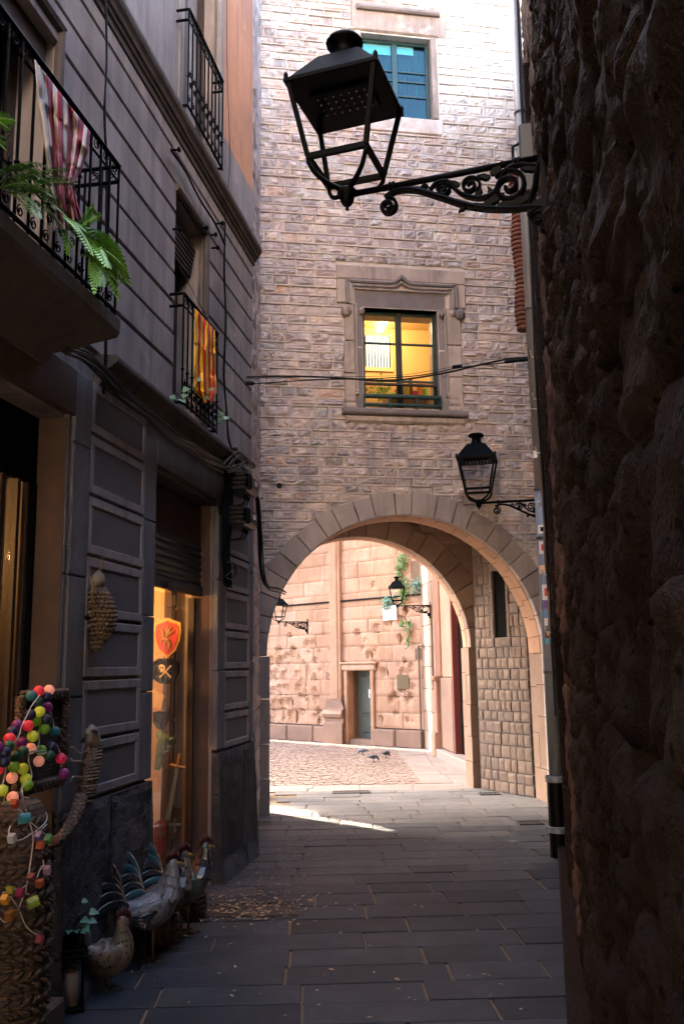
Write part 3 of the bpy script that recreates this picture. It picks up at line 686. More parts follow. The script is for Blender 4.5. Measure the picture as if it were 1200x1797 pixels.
# side building: pale ashlar, red pilaster, dark red door and step
PW = Frame((1.563, 18.175, 0), Vector((.11, -.994, 0)), Vector((-.994, -.11, 0)))
sidehouse = thing('plaza_side_building', 'pale side building with red pilaster and dark red door, right of the church', 'building', PW(1.5, 0, 0))
q = MB(); q.box(PW, -.05, 1.55, -2.5, -.05, 0, HC); q.box(PW, 1.55, 2.62, -2.5, -.12, 0, HC); q.box(PW, 2.62, 3.9, -2.5, -.6, 0, HC); q.box(PW, 3.9, 5.3, -2.5, -.1, 0, HC); q.box(PW, 2.62, 3.9, -.6, -.1, 4., HC); q.build('wall_core', M['pale_church'], sidehouse)
for z0, z1 in rows(0., 5.6, .33, .46):
    for a, b in split(0.0, 1.5, .4, .8):
        if 1.35 < (z0+z1)/2 < 2.75: 
            for a2, b2 in minus((a, b), [(.92, 1.12)]):
                q = MB(); q.bevbox(PW, a2+.003, b2-.003, -.08, rnd.uniform(-.006, .006), z0+.003, z1-.003, .008); q.build('ashlar', M['pale_church'], sidehouse)
        else:
            q = MB(); q.bevbox(PW, a+.003, b-.003, -.08, rnd.uniform(-.006, .006), z0+.003, z1-.003, .008); q.build('ashlar', M['pale_church'], sidehouse)
q = MB(); q.box(PW, .92, 1.12, -.1, -.04, 1.3, 2.8); q.build('slit_niche', M['red_church'], sidehouse)
q = MB(); q.bevbox(PW, 1.44, 1.70, -.1, .16, 0, .42, .02); q.bevbox(PW, 1.48, 1.68, -.1, .10, .42, 1.35, .02); q.bevbox(PW, 1.45, 1.70, -.1, .14, 1.35, 1.42, .02); q.build('pilaster_base', M['red_church'], sidehouse)
for k in range(3):
    q = MB(); q.bevbox(PW, 1.5+k*.09, 1.5+k*.09+.085, -.1, .06-.015*k, 1.42, 5.6, .018); q.build('pilaster', M['red_church'], sidehouse)
q = MB(); q.bevbox(PW, 1.72, 2.6, -.14, .02, 0.15, 1.4, .02); q.build('dado_block', M['church_base'], sidehouse)
q = MB(); q.bevbox(PW, 1.8, 2.6, -.14, -.0, 1.404, 5.6, .02); q.build('dado_block', M['red_church'], sidehouse)
q = MB(); q.box(PW, 2.62, 2.72, -.5, .01, .15, 4.); q.box(PW, 3.8, 3.9, -.5, .0, .15, 4.); q.build('door_frame', M['door_red'], sidehouse)
q = MB(); q.box(PW, 2.72, 3.8, -.5, -.10, .15, 4.); q.build('door', M['black_gap'], sidehouse)
q = MB(); q.bevbox(PW, 1.72, 3.95, -.09, .14, -.02, .145, .015); q.build('door_step', M['plaza_slab'], sidehouse)
# drain pipe in the corner of the church
q = MB(); q.tube([PW(.03, .07, 0), PW(.03, .07, 1.9)], .018, 8); q.tube([PW(.03, .07, 1.9), PW(.03, .07, 2.0), PW(.35, .05, 2.02)], .02, 6)
dp = tag(q.build('corner_drainpipe', M['cable_brown'], None), 'thin dark drainpipe in the corner right of the church door', 'pipe'); settle(dp, PW(.03, .07, 0))

# unseen blocks added round the plaza and behind the camera to shape the light
def dir2(n_, t_): return Vector((.692*n_-.722*t_, .722*n_+.692*t_))
def unseen_block(name, label, pts, h, mat):
    q = MB(); q.prism([tuple(p) for p in pts], lambda x, y: Vector((x, y, -.02)), lambda x, y: Vector((x, y, h)))
    q.prism([tuple(Vector(p)+(Vector(p)-sum((Vector(r_) for r_ in pts), Vector((0, 0)))/len(pts)).normalized()*.3) for p in pts], lambda x, y: Vector((x, y, h)), lambda x, y: Vector((x, y, h+.25)))
    ob = tag(q.build(name, mat), label, 'building'); settle(ob, (pts[0][0], pts[0][1], 0)); return ob
unseen_block('plaza_sun_blocker', 'unseen block added at the far left of the plaza to cast shade', [dir2(7.55, 25), dir2(13.6, 25), dir2(13.6, 36), dir2(7.55, 36)], 20, M['far_wall'])
cv = MB(); cv.hexa([(-3.6, -8, 3.4), (2, -8, 3.4), (2, -.9, 3.4), (-3.0, -.9, 3.4), (-3.6, -8, 5.2), (2, -8, 5.2), (2, -.9, 5.2), (-3.0, -.9, 5.2)]); cvo = tag(cv.build('alley_shade_block', M['render']), 'unseen block added over the alley behind the viewer to darken it', 'building'); settle(cvo, (0, -.9, 3.4))
unseen_block('warm_bounce_block', 'unseen cream block added behind the viewer to bounce warm sun', [(-16, -18), (12, -18), (12, -12), (-16, -12)], 17, M['sunny'])
# ------------------------------------------------------------------ house on the left: shops below, balconies above
house = thing('shop_house', 'grey rendered house with two shops below and iron balconies above', 'building', LW(-1.6, 0, 0))
HL = 9.7
D1 = (-6.2, -3.62, 0, 2.98); D2 = (-2.36, -.97, 0, 2.99)
W1 = (-5.6, -3.92, 3.5, 5.06); W2 = (-2.06, -1.37, 3.46, 5.15); W3 = (-1.98, -1.02, 5.8, 8.4)
def hb(name, mat, *boxes, bev=None):
    q = MB()
    for b in boxes:
        if bev: q.bevbox(LW, *b, bev)
        else: q.box(LW, *b)
    return q.build(name, mat, house)
T = -.32     # back of the facade wall
hb('wall_core', M['render'], (D1[1], D2[0], T, -.03, 0, 3.3), (D2[1], .12, T, -.03, 0, 3.3), (-9, D1[0], T, -.03, 0, 3.3), (D1[0], D1[1], T, -.03, D1[3], 3.3), (D2[0], D2[1], T, -.03, D2[3], 3.3),
   (-9, W1[0], T, -.03, 3.3, 5.62), (W1[1], W2[0], T, -.03, 3.3, 5.62), (W2[1], .12, T, -.03, 3.3, 5.62), (W1[0], W1[1], T, -.03, 3.3, W1[2]), (W1[0], W1[1], T, -.03, W1[3], 5.62), (W2[0], W2[1], T, -.03, 3.3, W2[2]), (W2[0], W2[1], T, -.03, W2[3], 5.62),
   (-9, W3[0], T, -.03, 5.62, HL), (W3[1], .12, T, -.03, 5.62, HL), (W3[0], W3[1], T, -.03, 5.62, W3[2]), (W3[0], W3[1], T, -.03, W3[3], HL))
hb('rear_block', M['render'], (-9, -6.6, -6, -.6, 0, HL), (-6.6, .12, -6, -2.6, 0, HL), (-6.6, .12, -2.6, T, 3.12, 3.4), (-6.6, .12, -2.6, T, 8.6, 8.8), (-2.9, -2.75, -2.6, T, 0, 3.12), (-2.9, -2.75, -2.6, T, 3.4, 8.6), (-.05, .12, -2.6, T, 0, HL), (-9, -4.3, -6, -.05, HL, 10.))
# ground-floor piers: stone strips in two or three lengths
def strip(s0, s1, zs, o1=.012, mat='pier', name='pier_stone'):
    for z0, z1 in zip(zs[:-1], zs[1:]): hb(name, M[mat], (s0, s1, -.05, o1+rnd.uniform(-.003, .004), z0+.003, z1-.003), bev=.006)
strip(-3.58, -3.375, (0.94, 1.5, 2.14, 2.86, 3.26)); strip(-2.565, -2.36, (.96, 1.5, 1.98, 2.6, 3.26)); strip(-.97, -.765, (1.0, 1.62, 2.35, 3.26)); strip(-.005, .13, (1.0, 1.7, 2.5, 3.26))
strip(-3.625, -3.582, (.94, 2.14, 3.02), -.004)
hb('lintel', M['pier'], (D2[0], D2[1], -.05, .012, 3.01, 3.26), bev=.006)
hb('lintel', M['course'], (D2[0], D2[1], -.19, -.004, 2.96, 3.004), bev=.01)
hb('lintel', M['jamb_red'], (D1[0], D1[1]+.05, -.05, .012, 3.0, 3.26), bev=.006)
hb('door_reveal', M['jamb_red'], (D1[1]-.012, D1[1]-.002, -.2, -.01, 0.1, D1[3]))
hb('door_reveal', M['jamb_red'], (D2[1]-.002, D2[1]+.03, -.21, -.055, 0.06, D2[3]-.03))
# framed panels
PF = M['panel_frame']; PD = M['panel_field']
def panel(s0, s1, z0, z1):
    q = MB(); t = .05; g_ = .011
    for b in ((s0, s1, z0+g_, z0+g_+t), (s0, s1, z1-g_-t, z1-g_), (s0, s0+t, z0+g_+t, z1-g_-t), (s1-t, s1, z0+g_+t, z1-g_-t)): q.bevbox(LW, b[0]+.004, b[1]-.004, -.04, .012, b[2], b[3], .004)
    po = q.build('panel', PF, house)
    q = MB(); q.box(LW, s0+t-.006, s1-t+.006, -.04, .004, z0+g_+t-.002, z1-g_-t+.002); q.build('panel_field', PD, po)
for z0, z1 in zip((.96, 1.27, 1.595, 1.925, 2.27, 2.61, 2.96), (1.27, 1.595, 1.925, 2.27, 2.61, 2.96, 3.27)): panel(-3.372, -2.568, z0, z1)
for z0, z1 in zip((.985, 1.285, 1.625, 1.955, 2.285, 2.59, 2.93), (1.285, 1.625, 1.955, 2.285, 2.59, 2.93, 3.27)): panel(-.762, -.008, z0, z1)
# rough plinths
def plinth(s0, s1, h, n):
    for a, b in split(s0, s1, .45, .75):
        q = MB(); nx, nz = max(3, int((b-a)/.045)), int(h/.045)
        def fp(u, v, a=a, b=b):
            S, Z = a+.003+u*(b-a-.006), v*h; e = .012 if u in (0, 1) or v == 1 else 0
            d_ = .03*max(0, noise.noise(Vector((S*3.1, 4.2, Z*2.2))))+.012*fbm((S*9, 2, Z*9))
            return LW(S, .035+.05*max(0, .14-Z)/.14-e-d_, Z)
        q.grid(fp, nx, nz); q.add([fp(0, 1), fp(1, 1), LW(b-.003, -.04, h), LW(a+.003, -.04, h)], [(0, 1, 2, 3)])
        for u, S in ((0, a+.003), (1, b-.003)): q.add([LW(S, -.2, 0), fp(u, 0), fp(u, 1), LW(S, -.2, h)], [(0, 1, 2, 3)])
        q.build('plinth_stone', M['plinth'], house)
plinth(-3.60, -2.365, .945, 3); plinth(-.965, .14, .98, 2)
# moulded string course and cornice
def moulding(name, s0, s1, prof, mat):
    q = MB(); q.prism(prof, lambda o, z: LW(s0, o, z), lambda o, z: LW(s1, o, z)); return q.build(name, mat, house)
SC = [(-.05, 3.262), (.012, 3.262), (.022, 3.285), (.03, 3.30), (.038, 3.33), (.062, 3.36), (.09, 3.372), (.095, 3.385), (.115, 3.39), (.12, 3.405), (.12, 3.428), (.11, 3.438), (-.05, 3.45)]
for a, b in ((-3.3, -.57), (-9, -5.4)): moulding('string_course', a, b, SC, M['course'])
hb('string_course', M['course'], (-.57, .13, -.05, .03, 3.27, 3.42), bev=.02)
CO = [(-.05, 5.585), (.012, 5.585), (.016, 5.625), (.03, 5.63), (.035, 5.655), (.05, 5.66), (.06, 5.685), (.08, 5.71), (.088, 5.735), (.085, 5.765), (.07, 5.775), (-.05, 5.79)]
for a, b in ((-3.4, -1.7), (-1.698, .16), (-9, -3.402)): moulding('cornice', a, b, CO, M['course'])
# rusticated courses of the first floor: one rendered block per course and bay
zs = [3.45, 3.80, 4.04, 4.275, 4.505, 4.745, 4.985, 5.215, 5.455, 5.584]
for z0, z1 in zip(zs[:-1], zs[1:]):
    m_ = (z0+z1)/2
    for a, b in minus((-5.9, .125), [(W[0]-.0, W[1]+.0) for W in (W1, W2) if W[2] < m_ < W[3]-.02]):
        hb('course_block', M['render'], (a, b, -.06, .0+rnd.uniform(-.002, .002), z0+.007, z1-.007), bev=.009)
# upper floor: grey dado, orange render
hb('upper_render', M['render_up'], (-6, W3[0]-.09, -.05, .0, 5.79, 8.0), (W3[0]-.09, W3[0], -.05, .012, 5.79, 8.4))
hb('dado', M['render_up'], (W3[1]+.1, .12, -.05, .0, 5.79, 6.35)); hb('orange_render', M['orange_render'], (W3[1]+.1, .1, -.05, .001, 6.352, HL-.05))
hb('window_surround', M['render_up'], (W3[1], W3[1]+.098, -.05, .014, 5.79, 8.4)); hb('orange_render', M['orange_render'], (-6, -2.2, -.05, .003, 8.0, HL-.05))
# window reveals, shutters and roller blinds
def window(Wn, depth, mat):
    q = MB(); q.box(LW, Wn[0], Wn[1], -depth-.03, -depth, Wn[2], Wn[3]); wo = q.build('window', mat, house)
    q = MB(); t = .06
    for b in ((Wn[0], Wn[0]+t, Wn[2], Wn[3]), (Wn[1]-t, Wn[1], Wn[2], Wn[3]), (Wn[0], Wn[1], Wn[3]-t, Wn[3]), ((Wn[0]+Wn[1])/2-.04, (Wn[0]+Wn[1])/2+.04, Wn[2], Wn[3])): q.box(LW, b[0], b[1], -depth, -depth+.05, b[2], b[3])
    q.build('window_frame', M['wood_old'], wo)
    return wo
window(W1, .28, M['black_gap']); window(W2, .28, M['black_gap']); window(W3, .2, M['render_up'])
for W in (W1, W2):
    q = MB(); q.tube([LW(W[0]-.03, .0, W[3]+.03), LW(W[1]+.03, .0, W[3]+.03)], .035, 8); q.tube([LW(W[1]+.02, .0, W[2]), LW(W[1]+.02, .0, W[3]+.03)], .03, 8); q.build('window_moulding', M['course'], house)
q = MB()
for k in range(7): q.bevbox(LW, W2[0]+.03, W2[1]-.02, -.16+.006*k, -.11+.006*k, 4.78+k*.035, 4.812+k*.035, .006)
q.tube([LW(W2[0]+.15, -.1, 4.80), LW(W2[1]-.1, .1, 4.3)], .004, 4)
q.build('roller_blind', M['wood_old'], house)
q = MB(); q.box(LW, W1[0]+.03, W1[1]-.02, -.12, -.06, 4.86, 5.04); q.build('roller_blind', M['wood_old'], house)
# rough stone flank between the corner and the arch wall
e0, e1 = Vector((-.845, 8.34, 0)), Vector((-.965, 10.43, 0)); ed = (e1-e0).normalized(); en = Vector((ed.y, -ed.x, 0)); EW = Frame(e0, ed, en)
fl = thing('rough_flank_wall', 'narrow strip of rough pointed stone between grey house and arch wall', 'wall', EW(1, 0, 0))
LEN = (e1-e0).length
q = MB(); q.box(EW, -.02, LEN+.3, -.5, -.02, 0, 11); q.build('wall_core', M['pointing'], fl)
for z0, z1 in rows(0, 10.5, .13, .24):
    for a, b in split(0, LEN, .35, .7):
        put_rock(EW, RUB[rnd.randrange(18)], fl, 'stone', a+.01, b-.01, z0+.01, z1-.01, -.03, rnd.uniform(-.012, .008), rnd.random() < .5)
q = MB(); q.prism([tuple(LW(.12, -.02, 0).xy), tuple(EW(0, -.01, 0).xy), tuple(EW(.0, -.4, 0).xy), tuple(LW(.12, -.4, 0).xy)], lambda x, y: Vector((x, y, 0)), lambda x, y: Vector((x, y, 11))); q.build('corner_filling', M['pointing'], fl)

# ------------------------------------------------------------------ balconies and railings (parts of the house)
def railing(s0, s1, o, z0, z1, n, name, returns=True, deco=.16):
    root = MB(); root.tube([LW(s0, o, z1), LW(s1, o, z1)], .014, 6); root.tube([LW(s0, o, z0+.02), LW(s1, o, z0+.02)], .011, 6); root.tube([LW(s0, o, z1-.09), LW(s1, o, z1-.09)], .007, 5); root.tube([LW(s0, o, z0+deco), LW(s1, o, z0+deco)], .006, 5)
    for s in ((s0, s1) if returns else (s1,)):
        for z in (z1, z1-.09, z0+.02): root.tube([LW(s, 0, z), LW(s, o, z)], .011, 6)
    rail = root.build(name, M['iron'], house)
    bar = MB(); bar.tube([(0, 0, 0), (0, 0, 1)], .0072, 6); bar.lathe([(.003, .0), (.014, .012), (.014, .02), (.003, .032)], 6, (0, 0, .30)); me = bar.mesh('bar'); me.materials.append(M['iron'])
    pts = [(s0+(s1-s0)*i/n, o) for i in range(n+1)]
    nr = max(1, int(o/.09))
    for i in range(1, nr):
        pts.append((s1, o*i/nr))
        if returns: pts.append((s0, o*i/nr))
    for s, oo in pts: piece('bar', me, rail, LW(s, oo, z0), Vector((1, 0, 0)), Vector((0, 1, 0)), UP, (1, 1, z1-z0))
    sc = MB(); dw = (s1-s0)/n
    for i in range(n):
        c = s0+dw*(i+.5)
        sc.tube(scroll(LW, c, z1-.045, .03, .012, 1.3, 0, o, 12), .0035, 4)
        sc.tube(scroll(LW, c-.012, z0+deco*.32, .028, .008, 1.4, pi/2, o, 12), .004, 4); sc.tube(scroll(LW, c+.012, z0+deco*.75, .028, .008, -1.4, -pi/2, o, 12), .004, 4)
        sc.lathe([(.002, 0), (.012, .012), (.004, .03), (.001, .05)], 5, LW(c, o, z0+deco))
    for k in range(nr):
        c = o*(k+.5)/nr; E_ = Frame(LW(s1, 0, 0), LW.n, LW.d); sc.tube(scroll(E_, c, z1-.045, .03, .012, 1.3, 0, 0, 12), .0035, 4); sc.tube(scroll(E_, c, z0+deco*.5, .032, .008, 1.6, 0, 0, 12), .004, 4)
    stuff(sc.build('scrollwork', M['iron'], rail))
    return rail
BO, BS = .29, -3.74
slab = MB(); SP = [(-.05, 3.16), (.03, 3.16), (.05, 3.22), (.13, 3.26), (.2, 3.31), (.27, 3.35), (.30, 3.37), (.31, 3.40), (.31, 3.47), (-.05, 3.49)]
q = slab; n_ = len(SP)
ringA = [LW(-6.5, o, z) for o, z in SP]; ringB = [LW(BS-.25+min(o, .31)*.9, o, z) for o, z in SP]
q.loft([ringA, ringB]); q.build('balcony_slab', M['course'], house)
railing(-5.9, BS, BO, 3.49, 4.34, 19, 'balcony_railing', False, .22)
railing(-2.16, -1.35, .105, 3.47, 4.30, 8, 'window_railing'); railing(-2.13, -1.25, .10, 5.79, 6.62, 9, 'upper_railing', True, .3)

# ------------------------------------------------------------------ shop interiors
shop = thing('corner_shop_room', 'warm lit shop room behind the half open roller shutter', 'shop interior', LW(-1.6, -1, 0))
q = MB(); q.box(LW, -.99, -.94, -2.4, T, .0, 3.0); q.box(LW, -2.75, -2.7, -2.4, T, 0, 3.0); q.box(LW, -2.7, -.99, -2.4, -2.3, 0, 3.0); q.build('plaster_wall', M['shop_plaster'], shop)
q = MB(); q.box(LW, -2.7, -.99, -2.3, T, 2.98, 3.03); q.build('ceiling', M['shop_plaster'], shop)
q = MB(); q.box(LW, -2.7, -.99, -2.3, -.1, -.02, .06); q.build('floor', M['shop_dark'], shop)
q = MB()
for z0, z1 in rows(.06, 2.5, .3, .5): q = MB(); q.bevbox(LW, -1.08, -.99, -.40, T+.0, z0, z1-.004, .02); q.build('pilaster_stone', M['jamb_red'], shop)
q = MB(); q.box(LW, -2.36, -.99, -.2, -.185, .1, 2.2); q.build('window_pane', M['glass'], shop)
q = MB(); q.box(LW, -2.36, -2.33, -.22, -.17, .06, 2.2); q.box(LW, -1.03, -.995, -.22, -.17, .06, 2.2); q.box(LW, -2.33, -1.03, -.22, -.17, .06, .12); q.build('window_frame', M['shop_dark'], shop)
q = MB(); q.box(LW, -2.36, -.975, -.30, -.14, 2.62, 2.955); q.build('shutter_box', M['jamb_red'], shop)
shp = thing('roller_shutter', 'dark steel roller shutter half raised above the shop window', 'shutter', LW(-1.66, -.19, 2.2))
for k in range(6):
    z0 = 2.30+k*.054; q = MB(); prof = [(-.012+.014*sin(pi*t/6), z0+.052*t/6) for t in range(7)]+[(-.02, z0+.052), (-.02, z0)]
    q.prism(prof, lambda o, z: LW(D2[0]+.01, -.13+o, z), lambda o, z: LW(D2[1]-.012, -.13+o, z)); q.build('slat', M['shutter'], shp)
q = MB(); q.bevbox(LW, D2[0]+.01, D2[1]-.012, -.16, -.112, 2.215, 2.298, .012); q.build('bottom_rail', M['shutter'], shp)
q = MB(); q.bevbox(LW, -1.78, -1.70, -.115, -.06, 2.20, 2.26, .01); q.box(LW, -1.75, -1.73, -.1, -.07, 2.165, 2.2); q.build('lock', M['grate'], shp)
lampd = bpy.data.lights.new('shop_bulb', 'POINT'); lampd.energy = 4; lampd.color = (1, .44, .13); lampd.shadow_soft_size = .05
lo = bpy.data.objects.new('shop_bulb', lampd); COL.objects.link(lo); lo.location = LW(-1.75, -.75, 2.12)
q = MB(); q.lathe([(.002, -.05), (.035, -.03), (.045, 0), (.03, .035), (.015, .06), (.012, .1)], 10, LW(-1.75, -.75, 2.22)); q.tube([LW(-1.75, -.75, 2.3), LW(-1.75, -.75, 2.98)], .005, 4)
M['bulb'] = simple('glowing_bulb', (.9, .7, .4), .4, emit=8, ecol=(1, .6, .25)); ob = tag(q.build('hanging_bulb', M['bulb']), 'small glowing bulb hanging inside the corner shop', 'lamp'); settle(ob, LW(-1.75, -.75, 2.22))

shop1 = thing('toy_shop_room', 'amber lit shop room behind glass door at the left edge', 'shop interior', LW(-4.6, -1, 0))
q = MB(); q.box(LW, -6.5, -2.9, -2.45, -2.35, 0, 3.1); q.box(LW, -3.55, -3.5, -2.35, -.45, 0, 3.1); q.build('amber_wall', M['brass_wood'], shop1)
q = MB(); q.box(LW, -6.5, -3.5, -2.35, .0, -.02, .10); q.build('floor', M['shop_dark'], shop1)
q = MB(); q.box(LW, D1[0], D1[1]-.0, -.21, -.17, 2.62, 2.98); q.box(LW, -3.66, -3.64, -.24, -.16, .1, 2.62); q.build('transom', M['black_gap'], shop1)
q = MB()
for s in (-3.70, -3.80, -3.95, -4.05): q.box(LW, s, s+.03, -.24, -.18, .1, 2.62)
q.build('door_frame', M['shop_dark'], shop1)
q = MB(); q.box(LW, -3.92, -3.80, -.215, -.205, .1, 2.62); q.build('door_pane', M['glass'], shop1)
q = MB(); q.tube([LW(-4.03, -.14, 1.0), LW(-4.03, -.10, 1.05), LW(-4.03, -.10, 1.3), LW(-4.03, -.14, 1.35)], .012, 6); q.build('door_handle', M['gold_dark'], shop1)
step = MB()
step.bevbox(LW, -6, -3.64, -.3, .10, -.01, .105, .012); step.build('door_step', M['jamb_red'], house)
for k, (s, o_, z) in enumerate(((-3.86, -.75, 2.35),)):
    l2 = bpy.data.lights.new('toy_shop_light', 'POINT'); l2.energy = 2.4; l2.color = (1, .42, .11); l2.shadow_soft_size = .06
    lo = bpy.data.objects.new('toy_shop_light', l2); COL.objects.link(lo); lo.location = LW(-4.5, -.55, 2.3)  # interior light set away from the globe, at an added unseen bulb
    q = MB(); q.lathe([(.002, -.06), (.05, -.035), (.065, 0), (.05, .04), (.02, .07), (.015, .1)], 12, LW(s, o_, z)); q.tube([LW(s, o_, z+.1), LW(s, o_, 3.05)], .005, 4)
    ob = tag(q.build('globe_bulb', M['paper']), 'pale globe bulb hanging behind the glass door', 'lamp'); settle(ob, LW(s, o_, z))
q = MB(); q.lathe([(.002, -.05), (.035, -.03), (.045, 0), (.03, .035), (.015, .06), (.012, .1)], 10, LW(-4.5, -.55, 2.42)); q.tube([LW(-4.5, -.55, 2.5), LW(-4.5, -.55, 3.08)], .005, 4)  # bulb added out of view to give the shop light a body
ob = tag(q.build('hanging_bulb', M['bulb']), 'glowing bulb added out of view as the source of the amber shop light', 'lamp'); settle(ob, LW(-4.5, -.55, 2.42))
# ------------------------------------------------------------------ rough stone wall on the right
rw = thing('rubble_wall', 'dark rough rubble stone wall filling the right edge', 'wall', RW(5, 0, 0))
q = MB(); q.box(RW, -2.5, 4.4, -1.2, -.06, 0, 6.9); q.box(RW, 4.4, 5.2, -1.2, -.06, 0, 8.0); q.box(RW, 5.2, 11.35, -3, -.06, 0, 9.5); q.build('wall_core', M['rough_plaster'], rw)
def lump(name, mat, n, amp, seed):
    b = MB(); P = {}
    def fp(u, v):
        x, z = u-.5, v-.5
        r = max(abs(x), abs(z))*2; rim = max(0, 1-(abs(2*x)**5+abs(2*z)**5)); wx = x*(1+.12*noise.noise(Vector((seed, z*3, 1)))); wz = z*(1+.16*noise.noise(Vector((x*3, seed, 2))))
        y = .15+.85*rim**.6*(.75+amp*fbm((x*2.2+seed*5, z*2.2, seed), 5)) if rim > 0 else 0
        return Vector((wx, y, wz))
    b.grid(fp, n, n); me = b.mesh(name, smooth=True); me.materials.append(mat); return me
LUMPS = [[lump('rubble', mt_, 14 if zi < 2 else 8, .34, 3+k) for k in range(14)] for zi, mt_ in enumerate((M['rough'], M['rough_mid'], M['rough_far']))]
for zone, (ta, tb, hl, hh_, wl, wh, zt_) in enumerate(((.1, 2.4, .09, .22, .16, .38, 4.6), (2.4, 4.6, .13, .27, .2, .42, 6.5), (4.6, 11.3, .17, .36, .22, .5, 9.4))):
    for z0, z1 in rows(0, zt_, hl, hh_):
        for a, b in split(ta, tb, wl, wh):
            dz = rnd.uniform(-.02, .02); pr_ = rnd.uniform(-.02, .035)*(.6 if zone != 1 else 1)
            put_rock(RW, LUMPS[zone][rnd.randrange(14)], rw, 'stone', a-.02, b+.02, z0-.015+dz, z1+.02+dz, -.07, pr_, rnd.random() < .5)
# vertical joint and kerb at the foot
q = MB(); q.bevbox(RW, -2, 11.0, -.1, .09, -.01, .10, .015); q.build('kerb', M['rough_mid'], rw)
for z0, z1 in rows(0.1, 6.5, .5, .8):
    q = MB(); q.bevbox(RW, 6.75, 6.98, -.1, .03+rnd.uniform(0, .012), z0, z1-.006, .01); q.build('quoin', M['rough_mid'], rw)

# ------------------------------------------------------------------ drainpipe, conduits, cables on the right wall
px, pt = RW(8.23, .075, 0), 8.23
pipe = thing('drainpipe', 'tall grey drainpipe with stickers running up the right wall', 'pipe', px)
pcx = lambda z, r=0: RW(pt, .075, z)
q = MB(); q.tube([pcx(.55), pcx(3.2)], .056, 14); q.build('lower_pipe', M['pipe'], pipe, smooth=True)
q = MB(); q.tube([pcx(3.2), pcx(9.5)], .052, 14); q.build('upper_pipe', M['pipe_up'], pipe, smooth=True)
q = MB(); q.lathe([(.075, 0), (.075, .6), (.07, .62)], 12, RW(pt, .08, 0)); q.build('foot_guard', M['iron'], pipe, smooth=False)
for z in (.2, .62): q = MB(); q.lathe([(.076, 0), (.088, .006), (.088, .05), (.076, .056)], 12, RW(pt, .08, z)); q.build('guard_band', M['pipe'], pipe)
for z in (1.55, 3.2, 4.95, 7.0, 2.75): q = MB(); q.lathe([(.057, 0), (.063, .004), (.063, .02), (.057, .024)], 12, pcx(z)); q.build('clamp', M['cable_grey'], pipe)
def sticker(name, pyx, w_, h_, cols, seed=0):
    """small paper sticker wrapped on the pipe, at picture height pyx"""
    pass
stick = [(930, 22, 15, 'white_label', 'iron'), (962, 18, 22, 'white_label', 'red'), (1000, 20, 14, 'paper', None), (1040, 18, 26, 'white_label', 'red'), (1062, 12, 12, 'st_violet', None), (1078, 20, 14, 'st_blue', None), (1092, 16, 12, 'white_label', None), (1112, 12, 14, 'wood_old', 'gold'), (1126, 12, 8, 'st_cyan', None), (798, 9, 13, 'white_label', None)]
M['st_violet'] = simple('violet_sticker', (.12, .05, .22), .5); M['st_blue'] = simple('blue_sticker', (.08, .22, .38), .5); M['st_cyan'] = simple('cyan_sticker', (.02, .35, .55), .5)
to_cam = (CAM-px); a_cam = atan2(to_cam.y, to_cam.x)
for i, (yy, w_, h_, mt, mk) in enumerate(stick):
    z = at_y(960, yy, px.y).z; wa = w_/1566*8.4/.056; hh = h_/1566*8.4; a0 = a_cam+(.25-.12*(i % 3)); rr = .0572 if z < 3.2 else .0532
    if mt == 'white_label' and yy == 798: a0 -= .9
    c_ = pcx(0)
    q = MB(); q.grid(lambda u, v: Vector((c_.x+rr*cos(a0+(u-.5)*wa), c_.y+rr*sin(a0+(u-.5)*wa), z+(v-.5)*hh)), 5, 1); so_ = q.build('sticker', M[mt], pipe)
    if mk:
        q = MB(); q.grid(lambda u, v: Vector((c_.x+(rr+.0012)*cos(a0+(u-.5)*wa*.55), c_.y+(rr+.0012)*sin(a0+(u-.5)*wa*.55), z+(v-.5)*hh*.5)), 5, 1); q.build('print', M[mk], so_)
q = MB(); tt = 8.55
for k in range(38):
    zc = 4.95+k*.048; q.lathe([(.06, 0), (.078, .012), (.078, .03), (.06, .046)], 9, RW(8.75, .15+.012*sin(k*.4), zc))
tc_ = tag(q.build('terracotta_spout', M['terracotta'], smooth=True), 'ridged terracotta pipe behind the grey drainpipe', 'pipe'); settle(tc_, RW(8.75, .15, 4.95))
cd = thing('wall_conduits', 'thin brown conduits and cables clipped beside the drainpipe', 'conduit', RW(8., .02, 1.4))
for k, (t_, o_, z0, z1, mt) in enumerate(((8.0, .05, 1.5, 5.0, 'cable_brown'), (7.9, .045, 1.2, 9, 'cable'), (8.06, .06, 1.9, 4.1, 'cable_brown'), (7.2, .06, 2.2, 9, 'cable'))):
    q = MB(); q.tube([RW(t_+.02*sin(z0+j*.7), o_+.008*sin(j*1.3+k), z0+(z1-z0)*j/14) for j in range(15)], .011 if mt == 'cable_brown' else .007, 6); q.build('conduit', M[mt], cd)
q = MB()
for z in (1.9, 2.4, 3.0, 3.5, 4.0, 4.4): q.tube([RW(8.0, .04, z), RW(8.0, .09, z+.01), RW(7.95, .10, z+.05)], .006, 5)
q.tube([RW(8.05, .07, 3.93), RW(7.9, .32, 3.90)], .007, 5); q.build('clip', M['white_cable'], cd)
jb = MB(); jb.bevbox(RW, 5.25, 5.52, .02, .10, 4.55, 5.0, .012); jbo = thing('junction_box', 'pale grey junction box on the right wall above the lamp bracket', 'box', RW(5.4, .02, 4.55)); jb.build('case', M['cable_grey'], jbo)
q = MB(); q.tube([RW(5.3, .1, 4.9), RW(5.3, .14, 4.88), RW(5.3, .14, 4.7), RW(5.3, .1, 4.68)], .01, 5); q.build('handle', M['iron'], jbo)
